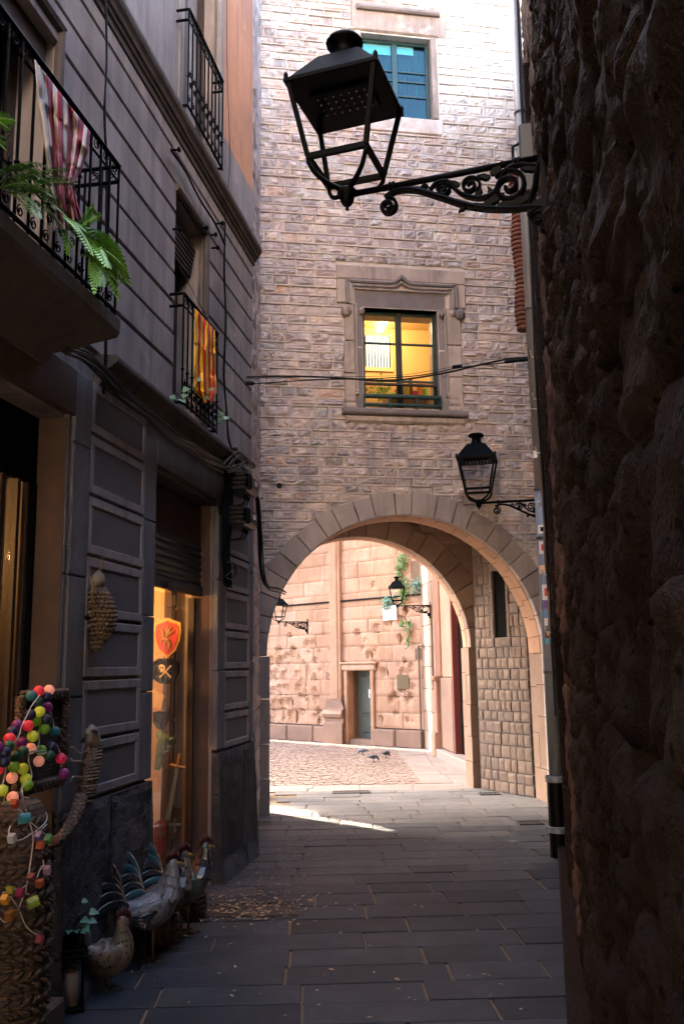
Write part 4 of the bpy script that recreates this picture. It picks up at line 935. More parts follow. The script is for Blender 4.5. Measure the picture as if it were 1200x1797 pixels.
# ------------------------------------------------------------------ gothic window in the arch building
A = AW.sz
def ab(name, mat, parent, *boxes, bev=None):
    q = MB()
    for b in boxes:
        if bev: q.bevbox(AW, *b, bev)
        else: q.box(AW, *b)
    return q.build(name, mat, parent)
cw = ab('gothic_window', M['carved'], arch, (.845, 2.515, -.05, .02, 6.44, 6.625), (.845, .96, -.05, .018, 6.12, 6.437), (2.40, 2.515, -.05, .018, 6.12, 6.437), bev=.012)
for s0, s1 in ((.935, 1.06), (2.255, 2.435)):
    for z0, z1 in ((4.75, 5.2), (5.205, 5.62), (5.625, 6.117)): ab('jamb_block', M['carved'], cw, (s0+rnd.uniform(-.01, .01), s1, -.05, .012+rnd.uniform(0, .008), z0, z1-.004), bev=.01)
for s0, s1 in ((1.06, WIN[0]), (WIN[1], 2.255)):
    for z0, z1 in ((4.75, 5.55), (5.555, 6.117)): ab('inner_jamb', M['carved_dark'], cw, (s0, s1, -.16, -.012, z0, z1-.004), bev=.01)
ab('window_lintel', M['carved_dark'], cw, (1.06, 2.255, -.16, -.012, WIN[3], 6.30), bev=.012)
# hood mould with ogee point
def hoodline(ds, dz, pk):
    c = 1.675; L_, R_ = .975+ds, 2.385-ds
    pts = [(L_, 6.10), (L_, 6.40-dz)]
    for t in range(1, 8): pts.append((L_+(c-.16-L_)*t/8, 6.40-dz))
    for t in range(9):
        u = t/8; pts.append((c-.16+.16*u, 6.40-dz+pk*(u**2.2)))
    for t in range(1, 9):
        u = 1-t/8; pts.append((c+.16*(1-u), 6.40-dz+pk*(u**2.2)))
    for t in range(1, 9): pts.append((c+.16+(R_-c-.16)*t/8, 6.40-dz))
    pts += [(R_, 6.10)]; return pts
for ds, dz, pk, r, oo, mt in ((0, 0, .10, .026, .045, 'carved_dark'), (.045, .045, .07, .016, .03, 'carved'), (.085, .085, .0, .014, .012, 'carved')):
    q = MB(); q.tube([AW(s, oo, z) for s, z in hoodline(ds, dz, pk)], r, 6); q.build('hood_mould', M[mt], cw)
for s in (1.085, 2.235):
    q = MB(); q.tube([AW(s, .0, 4.98), AW(s, .0, 6.12)], .016, 8); q.lathe([(.016, 0), (.03, .01), (.022, .03), (.03, .05), (.018, .07)], 8, AW(s, 0, 4.93)); q.build('colonnette', M['carved'], cw)
for s in (1.0, 2.33):
    for k, (w_, z0) in enumerate(((.10, 4.75), (.085, 4.83), (.07, 4.91), (.055, 4.98))): ab('base_moulding', M['carved'], cw, (s-w_, s+w_*.7, -.02, .035-.006*k, z0, z0+.06), bev=.014)
def carved_head(c, r, seed, nm='carved_head'):
    q = MB()
    def fp(u, v):
        th, ph = 2*pi*u, pi*(v*.98+.01); d_ = Vector((sin(ph)*sin(th), -sin(ph)*cos(th), cos(ph)))
        f = max(0, -d_.y); R = r*(1+.12*noise.noise(d_*3+Vector((seed, 0, 0))))
        R *= 1+.32*math.exp(-((d_.x/.16)**2+((d_.z+.05)/.28)**2))*f-.22*math.exp(-(((abs(d_.x)-.36)/.16)**2+((d_.z-.18)/.13)**2))*f-.12*math.exp(-((d_.x/.3)**2+((d_.z+.45)/.07)**2))*f
        R *= 1+.18*max(0, d_.z)*abs(noise.noise(d_*6+Vector((0, seed, 0))))
        p = d_*R; p.z *= 1.25
        return c+AW.d*p.x-AW.n*p.y+UP*p.z
    q.grid(fp, 20, 16); q.build(nm, M['carved_dark'] if seed > 2 else M['carved'], cw)
for (px_, py_, r, sd_) in ((607, 546, .062, 1), (634, 547, .036, 3), (774, 553, .036, 4), (793, 551, .036, 2), (806, 553, .062, 2.5)):
    s, z = A(px_, py_); carved_head(AW(s, .03, z), r, sd_)
ab('sill', M['carved_dark'], cw, (.885, 2.475, -.12, .085, 4.67, 4.745), bev=.02); ab('sill', M['carved'], cw, (.93, 2.44, -.05, .05, 4.565, 4.666), bev=.03)
# timber casement
def casement(Wn, o, mat, parent, cols, bars, t=.045, name='casement'):
    q = MB()
    for b in ((Wn[0], Wn[0]+t, Wn[2], Wn[3]), (Wn[1]-t, Wn[1], Wn[2], Wn[3])): q.bevbox(AW, b[0], b[1], o-.04, o, b[2], b[3], .006)
    for z in (Wn[2], Wn[3]-t): q.bevbox(AW, Wn[0]+t, Wn[1]-t, o-.04, o-.001, z, z+t, .006)
    fo = q.build(name, mat, parent); c = (Wn[0]+Wn[1])/2
    for m_ in cols: q = MB(); q.bevbox(AW, m_-.038, m_+.038, o-.035, o+.004, Wn[2]+t, Wn[3]-t, .006); q.build('mullion', mat, fo)
    xs = [Wn[0]+t]+[x for m_ in cols for x in (m_-.038, m_+.038)]+[Wn[1]-t]; zsx = [Wn[2]+t]+list(bars)+[Wn[3]-t]
    for a, b in zip(xs[0::2], xs[1::2]):
        for z in bars: q = MB(); q.bevbox(AW, a, b, o-.03, o-.002, z-.013, z+.013, .004); q.build('glazing_bar', mat, fo)
        for z0, z1 in zip(zsx[:-1], zsx[1:]): q = MB(); q.box(AW, a, b, o-.022, o-.016, z0+.013, z1-.013); q.build('pane', M['glass'] if mat is M['teal_frame'] else M['glass_blue'], fo)
    return fo
casement(WIN, -.13, M['teal_frame'], cw, [1.655], [5.17, 5.66], name='green_casement')
q = MB(); q.bevbox(AW, 1.64, 1.67, -.13, -.115, WIN[2], WIN[3], .004); q.bevbox(AW, WIN[0]+.01, WIN[1]-.01, -.13, -.11, 5.10, 5.135, .004); q.build('mullion_bead', M['wood_old'], cw)
gr = MB(); n_ = 46
for i in range(-16, n_):
    a = WIN[0]+.02+(WIN[1]-WIN[0])*i/n_
    for sg in (1, -1):
        p0, p1 = a, a+.32; x0, x1 = max(p0, WIN[0]+.01), min(p1, WIN[1]-.01)
        if x1 <= x0: continue
        f0, f1 = (x0-p0)/.32, (x1-p0)/.32
        z0_, z1_ = (4.80+.31*f0, 4.80+.31*f1) if sg > 0 else (5.11-.31*f0, 5.11-.31*f1)
        gr.tube([AW(x0, -.105, z0_), AW(x1, -.105, z1_)], .0022, 3, caps=False)
stuff(gr.build('wire_mesh', M['iron'], cw))
gb = MB(); gb.bevbox(AW, WIN[0]-.01, WIN[1]+.01, -.03, .03, 4.90, 4.945, .008); gb.bevbox(AW, WIN[0]-.01, WIN[1]+.01, -.03, .03, 4.795, 4.83, .008)
for s in (1.17, 1.49, 1.83, 2.14): gb.box(AW, s-.012, s+.012, -.02, .02, 4.75, 4.899)
gb.build('window_guard', M['teal_frame'], cw)
# lit room behind it
room = thing('school_room', 'warm lit cream room behind the gothic window', 'room', AW(1.6, -1, 4.6))
q = MB(); q.box(AW, .3, 3.1, -1.84, -1.80, 4.62, 6.6); q.box(AW, .25, .3, -1.93, -.46, 4.62, 6.6); q.box(AW, 3.1, 3.15, -1.93, -.46, 4.62, 6.6); q.build('wall', M['room'], room)
q = MB(); q.box(AW, .3, 3.1, -1.93, -.46, 6.52, 6.58); q.build('ceiling', M['room'], room); q = MB(); q.box(AW, .3, 3.1, -1.93, -.46, 4.60, 4.66); q.build('floor', M['wood_old'], room)
a, b = A(672, 560, -1.1), A(690, 550, -.7)
tb = thing('strip_light', 'fluorescent strip light on the ceiling of the lit room', 'lamp', AW(1.45, -1.1, 6.45))
q = MB(); q.box(AW, 1.71, 1.79, -1.74, -.95, 6.44, 6.50); q.build('diffuser', M['tube'], tb)
l3 = bpy.data.lights.new('room_lamp', 'POINT'); l3.energy = 3.2; l3.color = (1, .66, .34); l3.shadow_soft_size = .15; lo = bpy.data.objects.new('room_lamp', l3); COL.objects.link(lo); lo.location = AW(1.7, -1.1, 6.3)
w0, w1 = A(641, 588, -1.78), A(684, 645, -1.78)
q = MB(); q.box(AW, w0[0], w1[0], -1.80, -1.785, w1[1], w0[1]); bw = q.build('back_window', M['daylight'], room)
q = MB()
for k in range(9): q.tube([AW(w0[0]+(w1[0]-w0[0])*k/8, -1.77, w1[1]), AW(w0[0]+(w1[0]-w0[0])*k/8, -1.77, w0[1])], .009, 4)
q.build('window_bars', M['iron'], bw)
q = MB(); q.box(AW, w0[0]-.03, w1[0]+.05, -1.80, -1.77, w1[1]-.06, w1[1]); q.box(AW, w1[0], w1[0]+.05, -1.80, -1.77, w1[1], w0[1]+.03); q.build('window_trim', M['paper'], bw)
p0 = A(675, 700, -1.2); q = MB()
for k in range(150):
    a_ = rnd.uniform(0, 2*pi); r_ = rnd.uniform(0, .16); c = AW(p0[0]+r_*cos(a_)-.06, -1.2+rnd.uniform(-.08, .08), 5.40+.2*sin(a_)*rnd.random()); q.add([c, c+Vector((rnd.uniform(-.05, .05), .01, rnd.uniform(-.05, .05))), c+Vector((rnd.uniform(-.05, .05), -.01, rnd.uniform(-.05, .05)))], [(0, 1, 2)])
rp = thing('room_plant', 'leafy green plant inside the lower left pane of the lit window', 'plant', AW(p0[0], -1.2, 4.66)); q.build('foliage', M['leaf'], rp); q = MB(); q.tube([AW(p0[0], -1.2, 4.66), AW(p0[0], -1.2, 5.3)], .02, 6); q.build('stem', M['stem'], rp)
M['toy_yellow'] = simple('yellow_toy', (.7, .5, .03), .4); M['toy_lime'] = simple('lime_toy', (.35, .7, .03), .4); M['toy_orange'] = simple('orange_toy', (.6, .2, .03), .4)
shelf = thing('toy_shelf', 'shelf with coloured toy boxes inside the lower right pane of the lit window', 'shelf', AW(1.95, -.8, 4.66))
q = MB(); q.box(AW, 1.62, 2.25, -1.1, -.75, 5.15, 5.18); q.box(AW, 1.62, 1.65, -1.1, -.75, 4.66, 5.15); q.box(AW, 2.22, 2.25, -1.1, -.75, 4.66, 5.15); q.build('board', M['paper'], shelf)
for s, w_, h_, mt in ((1.72, .07, .04, 'toy_lime'), (1.80, .09, .08, 'toy_orange'), (1.9, .1, .12, 'toy_yellow'), (2.02, .08, .07, 'red'), (2.1, .07, .16, 'toy_orange'), (2.17, .05, .1, 'toy_lime'), (1.84, .05, .18, 'st_blue'), (1.97, .04, .2, 'toy_red')):
    q = MB(); q.bevbox(AW, s-w_/2, s+w_/2, -.9, -.8, 5.181, 5.18+h_*1.3, .008); q.build('toy_box', M[mt], shelf)

# ------------------------------------------------------------------ upper window
uw = ab('upper_window', M['carved'], arch, (1.09, 2.39, -.05, .016, 9.97, 10.42), bev=.02)
ab('cornice_strip', M['carved_dark'], uw, (1.16, 2.30, -.02, .075, 10.26, 10.33), bev=.02)
ab('jamb', M['carved'], uw, (1.14, UWIN[0], -.16, .012, 8.76, 9.967), bev=.012); ab('jamb', M['carved'], uw, (UWIN[1], 2.25, -.16, .012, 8.76, 9.967), bev=.012); ab('sill_slab', M['pointing'], uw, (1.14, 2.30, -.05, .014, 8.53, 8.745), bev=.01)
casement(UWIN, -.12, M['teal_frame_up'], uw, [1.695], [9.14, 9.36, 9.5], .05, 'teal_casement')
q = MB(); q.grid(lambda u, v: AW(UWIN[0]+.04+u*.88, -.22+.018*sin(u*150), UWIN[2]+.03+v*1.12), 180, 2); q.build('curtain', M['curtain'], uw)
q = MB(); q.box(AW, UWIN[0]+.05, 1.655, -.17, -.16, 9.76, 9.9); q.box(AW, 1.735, UWIN[1]-.2, -.17, -.16, 9.79, 9.9); q.build('sky_reflection_strip', M['white'], uw)  # white strips imitate the sky reflected in the top panes
q = MB(); q.box(AW, UWIN[0]-.1, UWIN[1]+.1, -.5, -.3, 8.6, 10); q.build('backing', M['black_gap'], uw)
# iron stud on the wall left of the arch
s, z = A(490, 852); q = MB(); q.lathe([(.035, 0), (.03, .04), (.02, .07), (.002, .09)], 8, AW(s, 0, z), AW.n); ob = tag(q.build('wall_stud', M['grate']), 'dark iron stud left of the archway top', 'stud'); settle(ob, AW(s, 0, z))

# ------------------------------------------------------------------ street lanterns on scrolled brackets
def make_lantern(label):
    """local frame: x towards the wall, hub at the origin"""
    L = thing('street_lantern', label, 'street lamp'); F = XY
    pz, hz = .52, .16; ph, bh = .234, .145
    def part(name, q, mat=None, smooth=False): return q.build(name, mat or M['iron'], L, smooth=smooth, local=True)
    q = MB(); q.hexa([(-ph, -ph, pz), (ph, -ph, pz), (ph, ph, pz), (-ph, ph, pz), (-ph, -ph, pz+.018), (ph, -ph, pz+.018), (ph, ph, pz+.018), (-ph, ph, pz+.018)]); part('roof_plate', q)
    th = .105; q = MB(); a = ph-.012; z0, z1 = pz+.02, pz+.19
    q.hexa([(-a, -a, z0), (a, -a, z0), (a, a, z0), (-a, a, z0), (-th, -th, z1), (th, -th, z1), (th, th, z1), (-th, th, z1)]); ro = part('roof', q, M['lamp_roof'])
    q = MB(); q.lathe([(.085, z1), (.075, z1+.02), (.055, z1+.05), (.055, z1+.09), (.09, z1+.105), (.094, z1+.118), (.08, z1+.138), (.03, z1+.15), (.002, z1+.152)], 18); q.build('chimney_cap', M['iron'], ro, smooth=True, local=True)
    for sx in (-1, 1):
        for sy in (-1, 1):
            q = MB(); q.lathe([(.012, pz+.015), (.012, pz+.04), (.004, pz+.055)], 6, (sx*(ph-.01), sy*(ph-.01), 0)); q.build('corner_stud', M['iron'], ro, local=True)
    q = MB(); q.box(F, -.15, .15, -.10, .10, pz-.016, pz-.001); hd = part('led_head', q)
    q = MB()
    for i in range(7):
        for j in range(4): q.lathe([(.0055, 0), (.0045, -.005), (.001, -.007)], 6, (-.12+.04*i, -.066+.044*j, pz-.0165))
    stuff(q.build('led_lenses', M['led'], hd, local=True))
    w_ = .011
    for sx in (-1, 1):
        for sy in (-1, 1):
            t0 = Vector((sx*(ph-.02), sy*(ph-.02), pz)); t1 = Vector((sx*bh, sy*bh, hz)); q = MB()
            q.hexa([t1+Vector((x, y, 0)) for x, y in ((-w_, -w_), (w_, -w_), (w_, w_), (-w_, w_))]+[t0+Vector((x, y, 0)) for x, y in ((-w_, -w_), (w_, -w_), (w_, w_), (-w_, w_))]); part('post', q)
            q = MB(); pts = bez([(sx*bh, sy*bh, hz-.005), (sx*bh*.95, sy*bh*.95, hz-.09), (sx*bh*.55, sy*bh*.55, .05), (sx*.02, sy*.02, .03)], 10); q.tube(pts, [.010+.004*i/10 for i in range(11)], 6); part('strap', q)
            q = MB(); q.lathe([(.002, -.03), (.008, -.02), (.010, 0), (.008, .01)], 6, (sx*bh, sy*bh, hz-.015)); part('drop', q)
    for k in range(4):
        a0, a1 = pi/4+k*pi/2, pi/4+(k+1)*pi/2; c0, c1 = Vector((cos(a0), sin(a0), 0))*bh*1.414, Vector((cos(a1), sin(a1), 0))*bh*1.414; n_ = (c0+c1).normalized()
        q = MB(); q.hexa([c0-n_*w_+UP*(hz-.014), c1-n_*w_+UP*(hz-.014), c1+n_*w_+UP*(hz-.014), c0+n_*w_+UP*(hz-.014), c0-n_*w_+UP*(hz+.014), c1-n_*w_+UP*(hz+.014), c1+n_*w_+UP*(hz+.014), c0+n_*w_+UP*(hz+.014)]); part('base_bar', q)
    q = MB(); q.lathe([(.002, -.075), (.010, -.065), (.006, -.055), (.022, -.042), (.034, -.02), (.036, .0), (.048, .012), (.048, .03), (.02, .05), (.002, .055)], 14); part('hub', q, smooth=True)
    # arm and bracket in the x-z plane
    X = .93; B = Frame((0, 0, 0), (1, 0, 0), (0, 1, 0))
    q = MB(); q.tube([(.02, 0, .008), (X, 0, .008)], .0155, 8); ar = part('arm', q, smooth=True)
    for x in (.21, .80):
        q = MB(); q.lathe([(.017, 0), (.024, .004), (.024, .012), (.019, .016), (.024, .02), (.024, .03), (.017, .034)], 10, (x, 0, .008), (1, 0, 0)); q.build('collar', M['iron'], ar, local=True)
    def band(pts, r, nm, fl=1.5):
        q = MB(); pts = [Vector(p) for p in pts]; n = len(pts)
        for off in (-.008, 0, .008): q.tube([p+Vector((0, off*fl, 0)) for p in pts], [r*(.7+.3*sin(pi*i/(n-1))) if off else r for i in range(n)], 6)
        part(nm, q)
    main = smoothline([(.19, 0, -.045), (.25, 0, -.022), (.34, 0, -.035), (.45, 0, -.09), (.56, 0, -.15), (.66, 0, -.19), (.77, 0, -.215), (.87, 0, -.225), (.92, 0, -.235)], 6); band(main, .013, 'bracket_brace')
    def sp(cx, cz, r0, r1, turns, a0, nm='scroll', th=.009): band(scroll(B, cx, cz, r0, r1, turns, a0, 0, 36), th, nm)
    sp(.205, -.092, .046, .010, -1.6, pi/2, th=.009); sp(.775, -.105, .085, .012, -1.9, pi*.75, th=.011); sp(.60, -.065, .048, .010, 1.6, -pi*.3, th=.008); sp(.475, -.062, .036, .008, -1.5, pi*.9, th=.007); sp(.385, -.035, .018, .005, 1.4, 0, th=.005)
    band(smoothline([(.50, 0, -.03), (.56, 0, -.10), (.64, 0, -.135), (.71, 0, -.12), (.76, 0, -.03), (.82, 0, -.008), (.9, 0, -.03)], 6), .010, 'stem'); band(smoothline([(.41, 0, -.05), (.44, 0, -.022), (.49, 0, -.02), (.53, 0, -.055)], 6), .007, 'stem'); band(smoothline([(.86, 0, -.20), (.89, 0, -.13), (.9, 0, -.07), (.92, 0, .0)], 6), .012, 'stem')
    lr = random.Random(5)                     # acanthus leaves along the brace
    def leafy(x, z, a, l, w_):
        q = MB(); d_ = Vector((cos(a), 0, sin(a))); n_ = Vector((-sin(a), 0, cos(a))); c = Vector((x, 0, z)); P = []
        for t in range(6):
            u = t/5; hw = w_*sin(pi*min(1, .15+u*.85))*(1+.25*(t % 2)); cc = c+d_*l*u+n_*.02*u*u
            P += [cc+n_*hw+Vector((0, .004, 0)), cc-n_*hw+Vector((0, .004, 0)), cc-n_*hw*.7-Vector((0, .012, 0)), cc+n_*hw*.7-Vector((0, .012, 0))]
        q.loft([P[i*4:i*4+4] for i in range(6)]); part('acanthus_leaf', q)
    for x, z, a, l, w_ in ((.60, -.165, -.4, .10, .02), (.66, -.172, .2, .10, .022), (.72, -.19, -.2, .11, .024), (.79, -.20, .25, .10, .02), (.59, -.15, 3.5, .06, .016), (.62, -.14, 1.0, .08, .018), (.695, -.03, .5, .08, .02), (.69, -.05, 2.4, .06, .018), (.545, -.06, 2.0, .05, .014), (.86, -.225, -.9, .10, .03), (.84, -.20, 2.2, .07, .02), (.90, -.20, -1.4, .10, .03), (.44, -.075, .2, .06, .012), (.705, -.15, 1.7, .07, .014), (.9, -.05, 2.6, .07, .018)): leafy(x, z, a, l, w_)
    q = MB(); q.box(F, .92, .945, -.035, .035, -.33, .10); q.lathe([(.002, 0), (.03, .02), (.03, .05), (.002, .07)], 8, (.93, 0, -.37)); part('wall_plate', q)
    sp(.895, -.275, .035, .008, 1.6, pi/2, th=.010)
    return L
lan = make_lantern('large black lantern on scrolled iron bracket, high in the foreground')
lan['group'] = 'street lanterns on scrolled brackets'
lan.location = (.047, 4.0, 3.885); lan.rotation_euler = (0, 0, -.335)
def lantern_at(label, loc, rz, sc=1.):
    c = copy_tree(lan); c.location = loc; c.rotation_euler = (0, 0, rz); c.scale = (sc, sc, sc); c['label'] = label; return c
p = at_y(840, 884, 10.38); lantern_at('black lantern on bracket beside the drainpipe, above the archway', p, -ra)
p = at_y(697, 1064, 17.0); lantern_at('black lantern seen through the arch, beside the white street sign', p, -.1, .66)
p = at_y(489, 1092, 17.2); lantern_at('black lantern half hidden behind the left arch jamb', p, .35, .62)
# ------------------------------------------------------------------ overhead cables
def Lo(px_, py_, o_): s, z = LW.sz(px_, py_, o_); return LW(s, o_, z)
def cablething(name, label, lines, cat='cable'):
    base = Vector(lines[0][0][0]); t = thing(name, label, cat, base)
    for pts, r, mt, nm in lines:
        q = MB(); q.tube(smoothline(pts, 5), r, 5); q.build(nm, M[mt], t)
    return t
Yc = 8.12
cp = lambda P: [at_y(x, y_, Yc) for x, y_ in P]
oc = cablething('overhead_cable', 'black cables strung across the alley below the lit window', [
    (cp([(396, 690), (398, 676), (415, 667), (440, 661), (520, 660), (600, 663), (660, 667), (720, 664), (790, 652), (850, 638), (905, 628), (945, 632), (952, 655)]), .010, 'cable', 'thick_cable'),
    (cp([(396, 672), (430, 674), (480, 671), (560, 666), (660, 664), (740, 658), (800, 646), (860, 639), (950, 631)]), .006, 'cable', 'thin_cable'),
    (cp([(440, 664), (560, 661), (690, 659), (770, 648), (850, 632), (950, 624)]), .0025, 'cable', 'wire')])
for x, y_, l in ((432, 672, .085), (908, 632, .13), (802, 643, .05)):
    q = MB(); c = at_y(x, y_, Yc); q.lathe([(.008, -l), (.019, -l*.8), (.019, l*.8), (.008, l)], 8, c, Vector((1, .0, -.05 if x < 700 else .12))); q.build('splice_case', M['cable'], oc)
q = MB()
for x, y_ in ((585, 660), (648, 667), (779, 657), (868, 640)): c = at_y(x, y_, Yc); q.tube(scroll(Frame(c, (1, 0, 0), (0, 1, 0)), 0, -.006, .02, .024, .8, pi/2, 0, 10), .003, 4)
stuff(q.build('cable_ties', M['cable'], oc))
# bundles on the left house
br_ = random.Random(3)
def bundle(name, label, P, o_, n, spread, rr, mats, extra=None):
    t = thing(name, label, 'cable', Lo(P[0][0], P[0][1], o_))
    for k in range(n):
        dx, dy, do = br_.uniform(-spread, spread), br_.uniform(-spread, spread), br_.uniform(-.015, .03); pts = []
        for i, (x, y_) in enumerate(P): pts.append(Lo(x+dx+br_.uniform(-1, 1)*spread*.5, y_+dy+br_.uniform(-1, 1)*spread*.6, o_+do))
        q = MB(); q.tube(smoothline(pts, 5), rr*br_.uniform(.7, 1.3), 5); q.build('cable', M[br_.choice(mats)], t)
    return t
bundle('cable_bundle', 'thick tangled bundle of cables sagging under the string course', [(118, 615), (150, 625), (185, 655), (215, 690), (255, 722), (300, 764), (335, 782), (368, 806), (400, 822)], .10, 16, 6, .007, ['cable', 'cable', 'cable', 'cable_grey'])
bundle('cable_bundle', 'dark bundle of cables hanging down beside the shop window', [(399, 812), (400, 860), (398, 920), (396, 970), (398, 1010), (399, 1025)], .07, 18, 6, .009, ['cable'])
bundle('cable_loops', 'loose loops of thin wire at the lower end of the hanging bundle', [(400, 985), (412, 990), (416, 1005), (408, 1018), (398, 1010), (410, 1000)], .09, 3, 3, .003, ['cable', 'cable_grey'])
bundle('cable_tangle', 'pale grey tangle of wires where the cable bundles meet', [(404, 790), (412, 812), (402, 826), (418, 822), (432, 812), (424, 800), (410, 806), (398, 822)], .12, 7, 6, .005, ['cable_grey', 'cable', 'cable_grey'])
bundle('wall_cables', 'pair of black cables running down between the balconies', [(186, -20), (188, 100), (185, 200), (189, 300), (188, 420), (188, 560), (186, 640), (182, 690)], .03, 3, 2.5, .005, ['cable'])
bundle('wall_cables', 'thin cables running down right of the flagged window', [(394, 390), (393, 480), (395, 560), (392, 660), (397, 730), (400, 770), (410, 800)], .03, 3, 1.6, .005, ['cable', 'cable_grey'])
bundle('wall_cables', 'black cable slung diagonally between hooks above the small window', [(300, 262), (325, 300), (350, 348), (378, 392), (395, 430)], .04, 2, 1.5, .006, ['cable'])
bundle('wall_cables', 'single thin wire drooping down the upper floor by the corner', [(398, -10), (399, 120), (403, 260), (400, 330), (392, 400)], .03, 1, 1, .004, ['cable'])
bundle('corner_cables', 'black cables dropping from the boxes to the left arch spring', [(440, 850), (452, 875), (457, 930), (460, 1000), (470, 1030), (490, 1036), (500, 1040)], .0, 4, 3, .010, ['cable'])
hk = thing('cable_hooks', 'small iron hooks holding cables on the first floor wall', 'hook', Lo(302, 265, 0))
for x, y_ in ((302, 263), (380, 392), (368, 412), (371, 435), (352, 400), (303, 402)):
    q = MB(); c = Lo(x, y_, 0); q.tube([c, c+LW.n*.05], .008, 6); q.lathe([(.004, 0), (.02, .006), (.02, .022), (.004, .028)], 7, c+LW.n*.04, LW.n); q.build('hook', M['iron'], hk)
# black finned telecom boxes
def telecom(label, px_, py_):
    s, z = LW.sz(px_, py_, .16); t = thing('telecom_box', label, 'box', LW(s, 0, z), group='black telecom boxes')
    q = MB(); q.bevbox(LW, s-.10, s+.24, .06, .24, z-.085, z+.075, .03); q.build('case', M['plastic_box'], t)
    for k in range(4): q = MB(); q.bevbox(LW, s-.15, s-.09, .075, .225, z-.075+k*.038, z-.047+k*.038, .01); q.build('fin', M['plastic_box'], t)
    for k in range(4): q = MB(); q.tube([LW(s-.14+k*.025, .23, z-.07), LW(s-.14+k*.025, .245, z-.06), LW(s-.14+k*.025, .245, z+.05), LW(s-.14+k*.025, .23, z+.06)], .011, 5); q.build('rib', M['plastic_box'], t)
    q = MB(); q.box(LW, s+.08, s+.15, .2405, .2425, z-.01, z+.03); q.build('label', M['white_label'], t)
    q = MB(); q.box(LW, s-.05, s+.2, .0, .06, z-.03, z+.03); q.tube([LW(s+.2, .1, z+.07), LW(s+.23, .1, z+.16)], .012, 5); q.build('bracket', M['cable_grey'], t)
    for k in range(2): q = MB(); q.tube([LW(s+.1+k*.09, .15, z-.08), LW(s+.1+k*.09, .15, z-.12)], .017, 7); q.tube([LW(s+.1+k*.09, .15, z-.12), LW(s+.06+k*.09, .14, z-.17), LW(s-.02, .08, z-.2)], .007, 5); q.build('cable_gland', M['cable'], t)
telecom('upper black finned telecom box on the house corner', 427, 848); telecom('lower black finned telecom box on the house corner', 424, 907)
q = MB(); a, b = Lo(412, 790, .1), Lo(444, 818, .1); q.tube([a, b], .028, 8); t = tag(q.build('splice_tube', M['plastic_box']), 'black cable splice tube lying on the string course end', 'box'); settle(t, a)
s, z = LW.sz(402, 945, .06); q = MB(); q.bevbox(LW, s-.02, s+.045, .0, .07, z-.13, z+.14, .008); t = tag(q.build('meter_box', M['cable_grey']), 'slim pale grey box beside the hanging cables', 'box'); settle(t, LW(s, 0, z-.13))
s, z = LW.sz(385, 878, .03); q = MB(); q.bevbox(LW, s-.02, s+.02, 0, .05, z-.04, z+.05, .008); q.tube([LW(s, .03, z-.04), LW(s, .03, z-.12)], .008, 5); t = tag(q.build('door_sensor', M['plastic_box']), 'tiny black box at the shop window corner', 'box'); settle(t, LW(s, 0, z))

# ------------------------------------------------------------------ flags
def flag_mat(name, c1, c2, edges, wear=None):
    q = N(name); uv = q.n('ShaderNodeTexCoord').outputs['UV']; sp = q.n('ShaderNodeSeparateXYZ'); q.l(uv, sp.inputs[0])
    st_ = []; cur = c1
    for e in edges: st_ += [(e, cur)]; cur = c2 if cur == c1 else c1
    col = q.ramp(sp.outputs[0], [(0, c1)]+[(e, (c2 if i % 2 == 0 else c1)) for i, e in enumerate(edges)], 'CONSTANT')
    n1 = q.noise(uv, 5, 5); col = q.mix(q.math('MULTIPLY', q.rng(n1, .45, .7), .3), col, tuple(x*.6 for x in c1))
    q.l(col, q.b.inputs['Base Color']); q.set('Roughness', .85)
    wv = q.n('ShaderNodeTexWave'); wv.inputs['Scale'].default_value = 60; q.l(uv, wv.inputs[0]); q.l(q.bump(q.noise(uv, 14, 4), .25, .01), q.b.inputs['Normal']); return q.m
M['flag_rw'] = flag_mat('faded_red_white_flag', (.55, .50, .46), (.30, .02, .055), [.20, .32, .40, .50, .58, .70, .77, .88, .94])
M['flag_ry'] = flag_mat('yellow_red_flag', (.80, .42, .01), (.45, .012, .03), [.16, .28, .40, .52, .63, .74, .83, .93])
def flag(name, label, mat, rows_, o_, folds, amp, nu=48, nv=44):
    def edge(v):
        n = len(rows_)-1; x = min(v*n, n-1e-6); i = int(x); f = x-i; f = f*f*(3-2*f)
        a, b = rows_[i], rows_[i+1]; return [a[k]+(b[k]-a[k])*f for k in range(4)]
    def fp(u, v):
        e = edge(v); px_, py_ = e[0]+(e[2]-e[0])*u, e[1]+(e[3]-e[1])*u
        ph = sum(a_*sin(f_*u*pi+p_+v*d_) for a_, f_, p_, d_ in folds)
        cr_ = fbm((u*5, v*6, o_*9), 4)*.018+.010*abs(noise.noise(Vector((u*9+v*4, v*7-u*3, o_)))); return Lo(px_+ph*amp*60*v*(1-u)*u, py_+4*sin(u*9+v*4)*v, o_+amp*ph*(.25+v*1.2)+cr_)
    q = MB(); q.grid(fp, nu, nv, uv=True); ob = tag(q.build(name, mat, None, smooth=True, fix=False), label, 'flag')
    so_ = ob.modifiers.new('cloth', 'SOLIDIFY'); so_.thickness = .003; settle(ob, fp(.5, 0)); return ob
flag('striped_flag', 'faded red and white striped flag knotted on the left balcony', M['flag_rw'], [(60, 104, 158, 232), (66, 170, 155, 262), (78, 250, 142, 300), (88, 320, 130, 322), (96, 370, 132, 345), (94, 408, 143, 384)], .335, [(.5, 5, 0, 2), (.35, 11, 1, -3), (.25, 17, 2, 5)], .035)
flag('catalan_flag', 'yellow and red striped flag hanging over the small window railing', M['flag_ry'], [(342, 541, 377, 580), (341, 600, 377, 622), (340, 655, 379, 662), (341, 688, 380, 690), (352, 700, 371, 708)], .135, [(.5, 4, .5, 3), (.3, 8, 1, -4)], .03)

